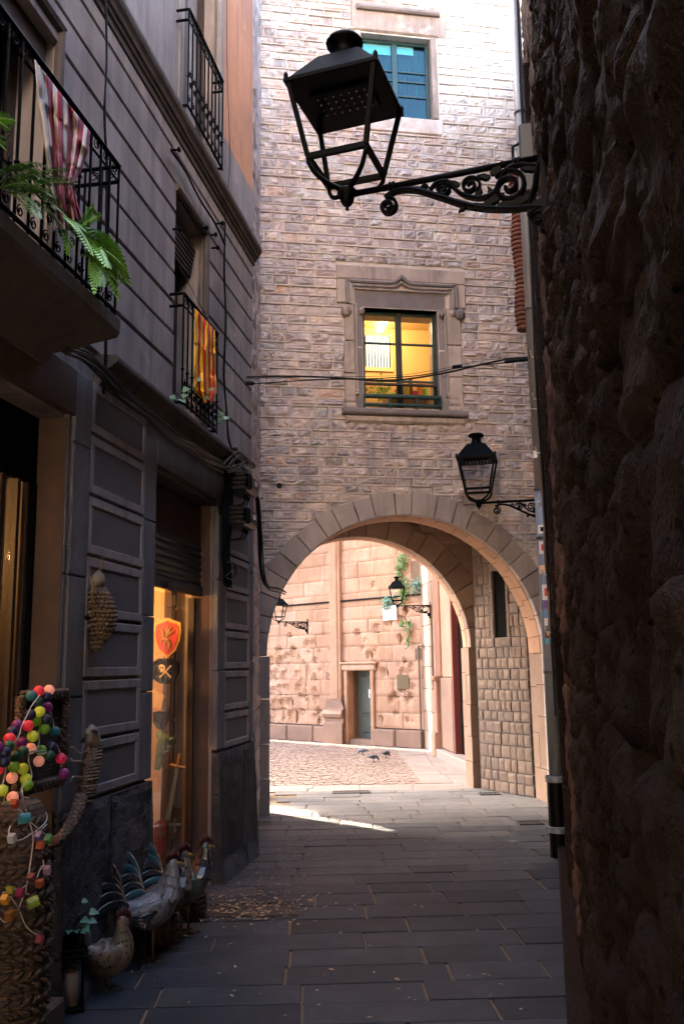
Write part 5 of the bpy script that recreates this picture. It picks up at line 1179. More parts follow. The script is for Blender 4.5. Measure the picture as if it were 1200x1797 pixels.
# ------------------------------------------------------------------ plants on the balconies
def frond(q, p0, d_, l, w_, droop, n=16, up=Vector((0, 0, 1))):
    d_ = Vector(d_).normalized(); side = d_.cross(up); side = side.normalized() if side.length > .05 else Vector((1, 0, 0)); p = Vector(p0); pts = []
    for i in range(n+1):
        u = i/n; pts.append(p.copy()); p = p+(d_+Vector((0, 0, -droop*u*2))).normalized()*l/n
    q.tube(pts, [.0035*(1-.8*i/n)+.0006 for i in range(n+1)], 4)
    for i in range(1, n):
        u = i/n; t = (pts[i+1]-pts[i]).normalized(); sd_ = t.cross(up); sd_ = sd_.normalized() if sd_.length > .05 else side; nn = sd_.cross(t); L_ = w_*sin(pi*(.12+.86*u))**.8
        for sg in (-1, 1):
            a = pts[i]; tip = a+(sd_*sg*.94+t*.45-nn*.15)*L_; wd = l/n*.62
            q.add([a-t*wd*.3, a+(tip-a)*.45+t*wd*.75, tip, a+(tip-a)*.4-t*wd*.55], [(0, 1, 2), (0, 2, 3)])
def fern(label, spots, seed, mat='leaf', base=None):
    r = random.Random(seed); t = thing('fern', label, 'fern', base or Lo(spots[0][0], spots[0][1], .3), group='ferns in the left balcony')
    spots = list(spots)+[(x+r.uniform(-12, 12), y_+r.uniform(-10, 10), tx+r.uniform(-16, 10), ty+r.uniform(-22, 16), o0, o1+r.uniform(-.06, .05), w_*r.uniform(.6, 1), dr*r.uniform(.6, 1.3)) for (x, y_, tx, ty, o0, o1, w_, dr) in spots for k in range(2)]
    for (x, y_, tx, ty, o0, o1, w_, dr) in spots:
        a, b = Lo(x, y_, o0), Lo(tx, ty, o1); d_ = b-a; q = MB(); frond(q, a, d_+UP*dr*.7*d_.length, d_.length*1.08, w_*.95, dr, 15); q.build('frond', M[mat], t, fix=False)
fern('bright fern trailing through the railing below the striped flag', [(150, 440, 222, 488, .30, .42, .07, .4), (150, 420, 216, 440, .3, .42, .06, .6), (140, 400, 172, 372, .3, .4, .055, .2), (155, 430, 206, 515, .3, .4, .06, .3), (145, 420, 190, 470, .28, .45, .06, .5), (120, 390, 175, 440, .3, .4, .055, .4), (150, 400, 228, 470, .32, .40, .06, .8), (160, 450, 180, 500, .3, .42, .05, .3), (110, 380, 150, 405, .3, .42, .05, .4), (100, 370, 130, 440, .3, .38, .045, .3)], 1)
fern('darker fern spilling over the balcony rail left of the flag', [(0, 320, 80, 300, .3, .42, .06, .5), (10, 330, 78, 330, .3, .44, .06, .4), (60, 320, 122, 308, .3, .42, .05, .3), (0, 300, 60, 290, .3, .4, .05, .5), (20, 330, 70, 365, .3, .45, .06, .3), (40, 325, 95, 345, .3, .44, .055, .4), (60, 350, 110, 395, .3, .42, .05, .3)], 2, 'leaf_dark')
fern('fern tip poking in at the left picture edge', [(-40, 200, 24, 208, .3, .42, .07, .2), (-40, 235, 8, 248, .3, .42, .05, .2)], 3)
def heart(q, c, d_, n_, l):
    d_ = Vector(d_).normalized(); n_ = Vector(n_); n_ = (n_-d_*n_.dot(d_)).normalized(); s_ = d_.cross(n_); c = Vector(c)
    P = [c, c+s_*.42*l-d_*.06*l+n_*.06*l, c+s_*.5*l+d_*.3*l+n_*.08*l, c+s_*.25*l+d_*.75*l+n_*.03*l, c+d_*1.1*l-n_*.08*l, c-s_*.25*l+d_*.75*l+n_*.03*l, c-s_*.5*l+d_*.3*l+n_*.08*l, c-s_*.42*l-d_*.06*l+n_*.06*l, c+d_*.4*l]
    q.add(P, [(8, i, (i+1) % 8) for i in range(8)])
def vine(label, name, spots, seed, size, mat, o0=.12, grp=None, cat='plant'):
    r = random.Random(seed); t = thing(name, label, cat, Lo(spots[0][0], spots[0][1], o0), group=grp); st_ = MB()
    for x, y_, n in spots:
        c = Lo(x, y_, o0)
        for k in range(n):
            p = c+Vector((r.uniform(-1, 1), r.uniform(-1, 1), r.uniform(-1, 1)))*size*1.1; q = MB(); heart(q, p, Vector((r.uniform(-.6, 1), r.uniform(-1, .2), r.uniform(-1, .2))), Vector((r.uniform(-.3, .5), -1, .7)), size*r.uniform(.7, 1.2)); q.build('leaf', M[mat], t, smooth=True, fix=False); st_.tube([c, (c+p)/2+UP*.01, p], .002, 4)
    st_.build('stem', M['stem'], t)
vine('trailing leafy plant at the foot of the small window railing', 'trailing_plant', [(316, 690, 7), (348, 682, 6), (360, 692, 3), (386, 730, 4), (392, 738, 3)], 5, .05, 'leaf_pale')

# ------------------------------------------------------------------ shop goods by the left door
beetle = thing('woven_beetle', 'woven straw beetle hanging on the panelled pier', 'wall ornament', Lo(180, 1150, .03))
bs, bz = LW.sz(180, 1085, .08)
q = MB(); pts = []; rad = []
for i in range(15):
    u = i/14; pts.append(LW(bs-.015+.03*sin(u*3), .045+.035*sin(pi*u), bz+.175-u*.36)); rad.append((.005+.085*sin(pi*min(1, .2+u*.8))**.8*(1-.25*u), .004+.06*sin(pi*(.16+.8*u))))
q.spine(pts, rad, 20, LW.n); q.build('wing_case', M['wicker'], beetle, smooth=True)
for k in range(13):                        # coarse plaited rows standing proud
    u = .12+.8*k/12; i = u*14; a = int(i); f = i-a; c = pts[a].lerp(pts[min(a+1, 14)], f); ra_, rb_ = [rad[a][j]+(rad[min(a+1, 14)][j]-rad[a][j])*f for j in (0, 1)]
    q = MB(); n_ = 15
    for m_ in range(n_):
        an = 2*pi*(m_+.5*(k % 2))/n_; d_ = LW.d*cos(an)*ra_+LW.n*sin(an)*rb_; e_ = -LW.d*sin(an)*ra_+LW.n*cos(an)*rb_; L_ = 2*pi/n_*.42
        q.tube([c+d_*.98-e_*L_, c+d_*1.06, c+d_*.98+e_*L_], [.004, .0105, .004], 5)
    q.build('plaited_row', M['straw'], beetle, smooth=True)
q = MB(); q.spine([LW(bs-.02, .05, bz+.165), LW(bs-.022, .06, bz+.20), LW(bs-.022, .06, bz+.235), LW(bs-.02, .055, bz+.26)], [(.045, .03), (.05, .035), (.035, .03), (.006, .006)], 12, LW.n); q.build('head', M['straw_head'], beetle, smooth=True)
for k in (-1, 1): q = MB(); q.tube(smoothline([LW(bs-.02, .06, bz+.25), LW(bs-.03+.02*k, .08, bz+.29), LW(bs-.06+.01*k, .10, bz+.34)], 5), .003, 4); q.build('antenna', M['wire'], beetle)
for k, zz in enumerate((.09, .0, -.07)): q = MB(); q.tube(smoothline([LW(bs-.06, .05, bz+zz), LW(bs-.14, .08, bz+zz+.01), LW(bs-.19, .10, bz+zz+.02+.05*(k == 0)), LW(bs-.22, .10, bz+zz+.02+.10*(k == 0))], 5), .005, 5); q.build('leg', M['wire'], beetle)
for k, zz in enumerate((.07, -.02, -.09)): q = MB(); q.tube(smoothline([LW(bs+.05, .05, bz+zz), LW(bs+.10, .06, bz+zz+.02), LW(bs+.13, .02, bz+zz-.01)], 5), .005, 5); q.build('leg', M['wire'], beetle)
liz = thing('woven_lizard', 'woven straw lizard clinging to the lower panels with long tail', 'wall ornament', Lo(160, 1330, .05))
lp = smoothline([Lo(x, y_, o_) for x, y_, o_ in ((163, 1300, .06), (160, 1325, .10), (156, 1355, .11), (150, 1385, .11), (143, 1410, .10))], 5); n = len(lp)
q = MB(); q.spine(lp, [(.03+.025*sin(pi*i/(n-1))**.7, .025+.02*sin(pi*i/(n-1))) for i in range(n)], 14, LW.n); q.build('body', M['wicker'], liz, smooth=True)
for k in range(15):
    i = 2+k*(n-4)/14; a = int(i); c = lp[a]; w_ = .032+.026*sin(pi*i/(n-1)); q = MB()
    for m_ in range(8): x = -1+2*(m_+.5+(k % 2)*.25)/8; q.tube([c+LW.d*(x-.12)*w_+LW.n*.035*sqrt(max(0, 1-x*x)), c+LW.d*x*w_+LW.n*(.045*sqrt(max(0, 1-x*x))+.004), c+LW.d*(x+.12)*w_+LW.n*.035*sqrt(max(0, 1-x*x))], [.004, .010, .004], 5)
    q.build('plaited_row', M['straw'], liz, smooth=True)
q = MB(); q.spine([Lo(163, 1312, .09), Lo(163, 1298, .095), Lo(162, 1285, .09), Lo(161, 1276, .075)], [(.04, .032), (.047, .04), (.045, .035), (.02, .015)], 14, LW.n); q.tube(smoothline([Lo(152, 1288, .12), Lo(160, 1281, .135), Lo(170, 1284, .12)], 5), .012, 6); q.build('head', M['straw_head'], liz, smooth=True)
for y_, dx in ((1318, -1), (1337, -1), (1365, -1)): q = MB(); q.tube(smoothline([Lo(152, y_, .09), Lo(140, y_+(4 if y_ == 1318 else -1), .12), Lo(128, y_-(6 if y_ == 1318 else 1), .13), Lo(124, y_+(8 if y_ == 1365 else -6), .12)], 5), .005, 5); q.build('leg', M['wire'], liz)
tl = smoothline([Lo(x, y_, o_) for x, y_, o_ in ((142, 1398, .13), (136, 1420, .15), (128, 1442, .16), (115, 1462, .16), (98, 1478, .15), (84, 1486, .13))], 5); n = len(tl)
for k in range(5):
    q = MB(); q.tube([p+LW.d*.017*sin(k*1.26+i*.7)+LW.n*.017*cos(k*1.26+i*.7) for i, p in enumerate(tl)], [.022*(1-.45*i/n) for i in range(n)], 6); q.build('tail_strand', M['wicker'], liz, smooth=True)
# tall woven hamper and woven frame
def Lb(s, o_, z): return LW(s, o_, z)
hs_, hz_ = LW.sz(35, 1550, .22)
ham = thing('woven_hamper', 'tall dark woven straw basket standing on the door step', 'basket', LW(hs_, .22, .105))
q = MB(); prof = [(.125, 0), (.135, .04), (.14, .3), (.135, .6), (.12, .85), (.10, .98), (.085, 1.0)]; q.lathe(prof, 24, LW(hs_, .20, .105)); q.build('body', M['wicker_dark'], ham, smooth=True)
for k in range(20):
    zz = .02+.048*k; r_ = .128+.014*sin(pi*min(1, zz/.9)) if zz < .6 else .14-.04*(zz-.6)/.38; q = MB(); m_n = 20
    for m_ in range(m_n):
        a = 2*pi*m_/m_n; a2 = 2*pi*(m_+1.15)/m_n; sl = .035*(1 if k % 2 else -1); c = LW(hs_, .20, .105)
        q.tube([c+Vector((r_*cos(a), r_*sin(a), zz-sl*.5)), c+Vector(((r_+.008)*cos((a+a2)/2), (r_+.008)*sin((a+a2)/2), zz)), c+Vector((r_*cos(a2), r_*sin(a2), zz+sl*.5))], [.006, .012, .006], 4)
    q.build('plaited_row', M['wicker_dark'], ham, smooth=True)
fs0, fz0 = LW.sz(72, 1375, .08); fs1, fz1 = LW.sz(72, 1222, .08)
fr = thing('straw_wall_hanging', 'square woven straw panel with plaited border behind the ball lights', 'wall ornament', LW(fs0, .07, fz0))
a0, a1 = LW.sz(30, 1300, .07)[0], LW.sz(109, 1300, .07)[0]; z0, z1 = LW.sz(72, 1378, .07)[1], LW.sz(72, 1220, .07)[1]
q = MB(); q.box(LW, a0, a1, .05, .065, z0, z1); q.build('panel', M['wicker_dark'], fr)
def plait(q, p, e, w_, n_):
    p, e = Vector(p), Vector(e); t = (e-p).normalized(); s_ = t.cross(LW.n).normalized()
    for k in range(3):
        q.tube([p+(e-p)*i/n_+s_*w_*sin(i*.9+k*2.09)+LW.n*(.012+.008*sin(i*1.8+k*4.2)) for i in range(n_+1)], .014, 6)
for (p, e) in (((a0, .07, z0), (a1, .07, z0)), ((a0, .07, z1), (a1, .07, z1)), ((a0, .07, z0), (a0, .07, z1)), ((a1, .07, z0), (a1, .07, z1))):
    q = MB(); plait(q, LW(*p), LW(*e), .016, 26); q.build('plaited_border', M['wicker'], fr, smooth=True)
# string of cotton ball lights
BALLC = dict(red=(.55, .02, .035), pink=(.8, .30, .20), teal=(.01, .12, .13), navy=(.012, .014, .05), dkg=(.01, .055, .025), purple=(.16, .012, .11), yg=(.42, .46, .03), green=(.12, .25, .015), crim=(.5, .01, .06), olive=(.12, .15, .015))
BM = {}
for k, c in BALLC.items():
    lit = {'pink': .022, 'red': .02, 'yg': .012, 'green': .008, 'crim': .012, 'purple': .008}.get(k, .002)
    q = N('cotton_ball_'+k); tcx = q.n('ShaderNodeTexCoord').outputs['Object']; nn = q.noise(tcx, 160, 3); q.l(q.mix(q.rng(nn, .3, .7), tuple(x*.75 for x in c), c), q.b.inputs['Base Color']); q.set('Roughness', .5); q.set('Emission Color', c4(c)); q.set('Emission Strength', lit); q.l(q.bump(nn, .3, .003), q.b.inputs['Normal']); BM[k] = q.m
balls = [(292,142,'red'),(368,135,'pink'),(236,178,'teal'),(349,185,'navy'),(285,225,'dkg'),(356,264,'purple'),(297,297,'yg'),(230,320,'navy'),(270,367,'green'),(346,355,'navy'),(130,398,'purple'),(210,403,'red'),(334,426,'green'),(414,448,'teal'),(246,482,'yg'),(72,500,'red'),(165,530,'purple'),(38,605,'navy'),(230,575,'pink'),(108,637,'dkg'),(173,597,'dkg'),(310,590,'green'),(388,562,'navy'),(372,627,'dkg'),(293,670,'pink'),(458,650,'crim'),(105,712,'green'),(172,727,'yg'),(32,675,'navy'),(90,795,'pink'),(195,805,'yg'),(205,850,'green'),(480,762,'purple'),(15,890,'yg'),(95,942,'pink'),(248,985,'dkg'),(58,1012,'olive'),(90,450,'navy'),(255,525,'dkg'),(65,555,'dkg'),(-15,730,'red'),(-20,560,'purple')]
sl_ = thing('ball_light_string', 'string of coloured cotton ball lights hung over the woven frame', 'string lights', Lo(70, 1300, .14))
meshes = {}
for k in BM:
    q = MB(); q.lathe([(.0245*sin(pi*i/10)+.0002, -.0245*cos(pi*i/10)) for i in range(11)], 16); me = q.mesh('ball', smooth=True); me.materials.append(BM[k]); meshes[k] = me
bp = []
for i, (x, y_, k) in enumerate(balls):
    p = Lo(x/4.286, 1180+y_/4.286, .15+.02*sin(i*2.3)); bp.append(p); piece('ball', meshes[k], sl_, p, Vector((1, 0, 0)), Vector((0, 1, 0)), UP, (1, 1, 1))
def zl(P, o_=.165, sc=4.286, oy=1180): return [Lo(x/sc, oy+y_/sc, o_) for x, y_ in P]
for P in ([(300, 170), (240, 250), (200, 330), (165, 400), (140, 480), (90, 560), (60, 660), (30, 800), (10, 880)], [(380, 300), (400, 360), (405, 420)], [(290, 440), (295, 520), (270, 590), (225, 600), (215, 660), (230, 720), (235, 800), (160, 880), (165, 960), (190, 1040)], [(430, 550), (455, 620), (450, 680), (475, 730)], [(215, 605), (280, 595), (335, 590), (340, 610), (280, 615)], [(130, 900), (180, 940), (225, 950)], [(60, 860), (30, 960), (10, 1060)]):
    q = MB(); q.tube(smoothline(zl(P), 5), .0028, 4); q.build('flex', M['white_cable'], sl_)
nv_ = thing('novelty_light_string', 'string of small coloured block lights on white flex below the balls', 'string lights', Lo(50, 1480, .2))
zl2 = lambda P, o_=.37: [Lo(x/4.31, 1380+y_/4.31, o_) for x, y_ in P]
for P in ([(165, 20), (180, 120), (205, 220), (240, 330), (250, 420), (235, 540), (215, 680), (195, 800), (215, 820)], [(80, 300), (65, 350), (90, 400), (150, 410), (240, 360), (320, 300), (355, 250), (350, 200)], [(245, 380), (300, 340), (355, 290)], [(205, 740), (160, 780), (100, 785), (20, 810)], [(80, 840), (140, 930), (190, 1050), (250, 1110), (290, 1130)], [(0, 1000), (40, 1030), (110, 990), (140, 930), (175, 840)], [(280, 690), (310, 620), (330, 600), (325, 560)], [(110, 150), (180, 210), (240, 280), (350, 370)]):
    q = MB(); q.tube(smoothline(zl2(P), 5), .0026, 4); q.build('flex', M['white_cable'], nv_)
for i, (x, y_, c, shp_) in enumerate(((182, 245, (.05, .25, .28), 'c'), (305, 445, (.5, .1, .03), 'b'), (395, 405, (.45, .08, .02), 'b'), (365, 400, (.06, .28, .08), 'b'), (355, 638, (.35, .22, .28), 'b'), (300, 735, (.4, .09, .03), 'b'), (230, 690, (.2, .02, .03), 't'), (75, 785, (.4, .35, .03), 't'), (150, 810, (.3, .01, .06), 'b'), (38, 860, (.6, .26, .02), 'b'), (250, 880, (.3, .4, .04), 'c'), (70, 985, (.25, .09, .01), 'b'), (100, 965, (.3, .12, .01), 'b'), (300, 1160, (.2, .02, .05), 'b'), (110, 135, (.45, .06, .02), 'b'), (290, 380, (.1, .08, .2), 'b'), (90, 395, (.5, .48, .48), 'b'))):
    p = zl2([(x, y_)], .385)[0]; q = MB(); a = i*1.3; u_, v_ = LW.d*cos(a)+UP*sin(a), -LW.d*sin(a)+UP*cos(a); h_ = .015
    if shp_ == 'c': q.lathe([(.012, -.02), (.02, -.02), (.02, .02), (.012, .02), (.012, -.02)], 12, p, (u_+LW.n).normalized())
    else:
        poly_ = [(-1, -.8), (1, -.8), (1, .8), (-1, .8)] if shp_ == 'b' else [(-1, -.8), (1, -.8), (0, 1)]
        q.prism(poly_, lambda x_, z_: p+u_*x_*h_+v_*z_*h_-LW.n*.012, lambda x_, z_: p+u_*x_*h_+v_*z_*h_+LW.n*.012)
        for f_ in (-.5, 0, .5): q.prism([(-.95, f_-.12), (.95*(1 if shp_ == 'b' else .5), f_-.12), (.95*(1 if shp_ == 'b' else .5), f_+.12), (-.95*(1 if shp_ == 'b' else .5), f_+.12)], lambda x_, z_: p+u_*x_*h_+v_*z_*h_+LW.n*.012, lambda x_, z_: p+u_*x_*h_+v_*z_*h_+LW.n*.014)
    q.build('light_block', simple('block_light_%d' % i, tuple(x*.45 for x in c), .4, emit=.004, ecol=c), nv_)
# ------------------------------------------------------------------ painted metal poultry
def poultry_mats():
    q = N('speckled_hen_paint'); tc = q.n('ShaderNodeTexCoord').outputs['Object']; d_ = q.voro(tc, 34); n1 = q.noise(tc, 12, 4)
    w_ = q.voro(tc, 34, 'F1', 1); sp = q.n('ShaderNodeSeparateColor'); q.l(w_, sp.inputs[0])
    col = q.mix(q.rng(n1, .3, .7), (.105, .08, .057), (.135, .105, .075)); spot = q.rng(d_, .30, .36, 1, 0); col = q.mix(spot, col, q.mix(q.rng(sp.outputs[0], .45, .55), (.012, .010, .008), (.045, .012, .008)))
    q.l(col, q.b.inputs['Base Color']); q.set('Roughness', .4); M['hen'] = q.m
    q = N('white_rooster_paint'); tc = q.n('ShaderNodeTexCoord').outputs['Object']; n1 = q.noise(tc, 26, 6, .6, 1.2); sc_ = q.voro(tc, 60)
    q.l(q.mix(q.rng(n1, .52, .66), (.12, .12, .125), (.04, .04, .045)), q.b.inputs['Base Color']); q.set('Roughness', .42); q.l(q.bump(sc_, .5, .006), q.b.inputs['Normal']); M['rooster_white'] = q.m
    q = N('dark_rooster_paint'); tc = q.n('ShaderNodeTexCoord').outputs['Object']; wv = q.noise(q.vmath('MULTIPLY', tc, (30, 30, 90)), 2, 3)
    q.l(q.mix(q.rng(wv, .55, .62), (.055, .075, .055), (.015, .014, .013)), q.b.inputs['Base Color']); q.set('Roughness', .35); M['rooster_dark'] = q.m
poultry_mats()
M['feather_black'] = simple('black_feather_paint', (.02, .024, .03), .22, 0, .2, 60, .3, spec=.7); M['feather_teal'] = simple('teal_black_feather', (.035, .10, .12), .22, 0, .2, 60, .3, spec=.7)
M['comb'] = simple('dark_red_comb', (.04, .004, .005), .45); M['beak'] = simple('yellow_beak', (.42, .22, .02), .45); M['leg_paint'] = simple('ochre_leg_paint', (.035, .02, .011), .5)
def bird(name, label, loc, rz, sc, body, neck, tail, legs, plumes=True, hen=False):
    """local frame: beak along +x, feet on z=0"""
    t = thing(name, label, 'metal bird', loc, rz); t.scale = (sc, sc, sc)
    def part(nm, q, mat, smooth=True): return q.build(nm, mat, t, smooth=smooth, local=True)
    if hen: sp_ = [(-.15, 0, .27), (-.12, 0, .23), (-.07, 0, .195), (0, 0, .18), (.05, 0, .20), (.075, 0, .25), (.075, 0, .31), (.07, 0, .355), (.075, 0, .385), (.10, 0, .40)]; rd = [(.015, .015), (.06, .06), (.095, .095), (.11, .115), (.10, .10), (.075, .075), (.052, .05), (.036, .036), (.032, .034), (.006, .008)]
    else: sp_ = [(-.20, 0, .33), (-.15, 0, .30), (-.09, 0, .275), (-.02, 0, .265), (.05, 0, .285), (.10, 0, .335), (.125, 0, .40), (.135, 0, .455), (.14, 0, .495), (.165, 0, .515)]; rd = [(.02, .02), (.055, .05), (.08, .08), (.092, .095), (.09, .095), (.07, .072), (.048, .05), (.034, .034), (.031, .034), (.006, .01)]
    S = smoothline(sp_, 4); n = len(S); R = []
    for i in range(n):
        x = i/4; a = min(int(x), len(rd)-2); f = x-a; R.append(tuple(rd[a][j]+(rd[a+1][j]-rd[a][j])*f for j in (0, 1)))
    q = MB(); q.spine(S, R, 20, Vector((0, 0, 1)) if False else Vector((-.3, 0, 1))); part('body', q, body)
    hx, hz = sp_[-2][0], sp_[-2][2]
    if neck:                                           # hackle feathers draped over the neck
        for row in range(3):
            q = MB(); c = Vector(S[int(n*(.86-.10*row))]); c2 = Vector(S[int(n*(.70-.10*row))]); r1 = R[int(n*(.86-.10*row))][0]*1.12+.003; r2 = R[int(n*(.70-.10*row))][0]*1.13+.004; k_ = 12
            for m_ in range(k_):
                a = 2*pi*(m_+.5*(row % 2))/k_; d_ = Vector((cos(a)*.8, sin(a), -.25*cos(a))); e_ = Vector((-sin(a)*.8, cos(a), 0))
                w1, w2 = r1*.3, r2*.30; q.add([c+d_*r1-e_*w1, c+d_*r1+e_*w1, c.lerp(c2, .75)+d_*r2+e_*w2, c2+d_*r2*1.04, c.lerp(c2, .75)+d_*r2-e_*w2], [(0, 1, 2, 3, 4)])
            part('hackle', q, neck, False)
    for sg in (-1, 1):                                 # folded wings
        q = MB(); pw = [(.06, sg*.088, .30), (.0, sg*.103, .285), (-.07, sg*.094, .27), (-.15, sg*.06, .27), (-.20, sg*.03, .285)]
        if hen: pw = [(.05, sg*.10, .235), (0, sg*.118, .21), (-.06, sg*.105, .195), (-.12, sg*.07, .21), (-.15, sg*.04, .24)]
        q.spine(pw, [(.012, .03), (.016, .058), (.015, .052), (.012, .03), (.004, .008)], 12, Vector((0, 0, 1))); wo = part('wing', q, body if not tail == 'teal' else body)
        if not hen:
            for k in range(4): q = MB(); q.spine([(-.03-.02*k, sg*.112, .29-.018*k), (-.10, sg*.104, .272-.018*k), (-.17, sg*.06, .275-.012*k)], [(.006, .012), (.006, .013), (.003, .004)], 8); q.build('wing_feather', M['feather_black'] if tail != 'white' else body, wo, smooth=True, local=True)
    q = MB()                                           # comb
    for k in range(5): a = k/4; c = Vector((hx-.03+.07*a, 0, hz+.03+.012*sin(pi*a))); q.spine([c-UP*.02, c+UP*.012, c+Vector((-.006, 0, .03+.012*sin(pi*a)))], [(.008, .016), (.007, .014), (.002, .003)], 8, Vector((1, 0, 0)))
    part('comb', q, M['comb'])
    for sg in (-1, 1):
        q = MB(); q.spine([(hx+.03, sg*.012, hz-.005), (hx+.032, sg*.014, hz-.035), (hx+.028, sg*.012, hz-.065), (hx+.025, sg*.01, hz-.075)], [(.006, .010), (.008, .02), (.008, .022), (.002, .004)], 10, Vector((1, 0, 0))); part('wattle', q, M['comb'])
        q = MB(); q.lathe([(.002, 0), (.006, .002), (.002, .004)], 8, (hx+.02, sg*.03, hz+.008), (0, sg, 0)); part('eye', q, M['beak'])
    q = MB(); q.spine([(hx+.02, 0, hz+.004), (hx+.05, 0, hz+.0), (hx+.075, 0, hz-.012)], [(.013, .012), (.009, .008), (.001, .001)], 8); part('beak', q, M['comb'] if hen else M['beak'])
    if plumes:
        r = random.Random(int(abs(loc[0])*1000)); bx, bz = sp_[0][0], sp_[0][2]
        for k in range(11):
            u = k/10; l = .26+.12*sin(pi*u); y0 = (-1)**k*.012*(k//2); up_ = 1.25-1.25*u
            P = bez([(bx+.03, y0, bz-.01), (bx-.03, y0*1.3, bz+.20*up_+.03), (bx-.16, y0*2, bz+.26*up_+.02), (bx-.20-.10*u, y0*2.4, bz+.12*up_-.10)], 10)
            q = MB(); q.spine(P, [(.004+.004*sin(pi*i/10), .009+.016*sin(pi*min(1, .25+.75*i/10))*(1 if i < 10 else .1)) for i in range(11)], 8); part('tail_feather', q, M['feather_teal'] if k % 3 == 0 and tail != 'black' else M['feather_black'])
    elif hen:
        q = MB(); q.spine([(-.12, 0, .24), (-.15, 0, .29), (-.165, 0, .34), (-.16, 0, .375)], [(.025, .02), (.03, .045), (.028, .05), (.008, .012)], 12, Vector((1, 0, 0))); part('tail', q, body)
    hipz = .20 if not hen else .12
    for sg in (-1, 1):
        q = MB(); q.tube([(0, sg*.04, hipz), (-.008, sg*.043, hipz*.5), (0, sg*.045, .008)], [.011 if not hen else .018, .007 if not hen else .015, .007 if not hen else .014], 8)
        for a in (-.45, 0, .45): q.tube([(0, sg*.045, .008), (.045*cos(a), sg*.045+.045*sin(a), .01), (.075*cos(a), sg*.045+.075*sin(a), .004)], [.006, .005, .002], 6)
        q.tube([(0, sg*.045, .008), (-.035, sg*.045, .004)], [.005, .002], 6); part('leg', q, M['leg_paint'] if not hen else M['feather_black'])
    return t
gp = lambda x, y_: ground_at(x, y_)
p = gp(190, 1737); hen = bird('metal_hen', 'cream speckled metal hen with dark legs beside the candle lantern', p, .45, .86, M['hen'], None, None, None, False, True)
p = gp(262, 1690); wr = bird('metal_rooster', 'white metal rooster with black tail plumes in the middle of the group', p, .75, 1.03, M['rooster_white'], M['rooster_white'], 'black', None)
p = gp(325, 1637); drr = bird('metal_rooster', 'dark green metal rooster with black neck, furthest of the group', p, .7, 1.0, M['rooster_dark'], M['feather_black'], 'teal', None)
p = gp(288, 1665); br2 = bird('metal_rooster', 'brown and white metal rooster half hidden behind the white one', p, .85, 1.02, M['jamb_red'], M['hen'], 'teal', None)
for t_, (x_, z_), nm in ((wr, (.165, .40), 'w'), (hen, (.09, .29), 'h')):
    q = MB(); q.add([(x_, -.036, z_), (x_+.012, -.012, z_), (x_+.012, -.012, z_-.03), (x_, -.036, z_-.03)], [(0, 1, 2, 3)]); q.build('price_tag', M['white_label'], t_, local=True)
# dark baskets behind the birds
def basket(label, x, y_, r_, h_):
    c = gp(x, y_); t = thing('round_basket', label, 'basket', c, group='dark round baskets by the wall')
    q = MB(); q.lathe([(r_*.75, 0), (r_, h_*.35), (r_*1.05, h_*.7), (r_*.95, h_), (r_*.88, h_), (r_*.9, h_*.4), (.01, .03)], 20, c); q.build('body', M['wicker_dark'], t, smooth=True)
    for k in range(5):
        q = MB(); zz = h_*(.1+.19*k); rr = r_*(.85+.2*sin(pi*.9*zz/h_))
        q.tube([c+Vector((rr*cos(i*.31)*(1.02+.02*(i+k) % .04), rr*sin(i*.31)*1.02, zz+.006*((i+k) % 2))) for i in range(21)], .009, 5); q.build('woven_band', M['wicker_dark'], t, smooth=True)
basket('dark wicker basket behind the furthest rooster', 338, 1612, .085, .17); basket('dark wicker basket behind the white rooster', 285, 1655, .10, .15)
# candle lantern with a potted plant on top
c = gp(122, 1772); cl = thing('candle_lantern', 'small black candle lantern on the ground by the speckled hen', 'lantern', c); K = Frame(c, Vector((.95, .3, 0)), Vector((.3, -.95, 0)))
def kb(nm, mat, par, *bs, bev=.003):
    q = MB()
    for b in bs: q.bevbox(K, *b, bev)
    return q.build(nm, mat, par)
kb('base', M['iron'], cl, (-.07, .07, -.07, .07, 0, .02)); kb('roof', M['iron'], cl, (-.078, .078, -.078, .078, .245, .262), (-.06, .06, -.06, .06, .262, .285))
for sx in (-.064, .052):
    for sy in (-.064, .052): kb('post', M['iron'], cl, (sx, sx+.012, sy, sy+.012, .02, .245), bev=.001)
q = MB(); q.lathe([(.036, .02), (.036, .17), (.03, .175), (.004, .17), (.002, .185)], 16, c); q.build('candle', M['paper'], cl, smooth=True)
q = MB(); q.tube(smoothline([K(-.05, 0, .285), K(-.05, 0, .34), K(0, 0, .37), K(.05, 0, .34), K(.05, 0, .285)], 5), .004, 5); q.build('handle', M['iron'], cl)
pc = K(.0, -.02, .29); pp = thing('potted_plant', 'small leafy plant in a black pot on the candle lantern', 'plant', pc)
q = MB(); q.lathe([(.035, 0), (.045, .06), (.04, .06), (.03, .03)], 10, pc); q.build('pot', M['iron'], pp)
r = random.Random(8); stq = MB()
for k in range(22):
    a = r.uniform(0, 2*pi); rr = r.uniform(.02, .12); p = pc+Vector((rr*cos(a), rr*sin(a), .06+r.uniform(0, .17)*(1-.4*rr/.12))); q = MB(); heart(q, p, Vector((cos(a), sin(a)-.4, -.2)), Vector((0, -.6, .8)), r.uniform(.028, .045)); q.build('leaf', M['leaf_blue'], pp, smooth=True, fix=False); stq.tube([pc+UP*.05, (pc+p)/2+UP*.04, p], .002, 4)
stq.build('stem', M['stem'], pp)

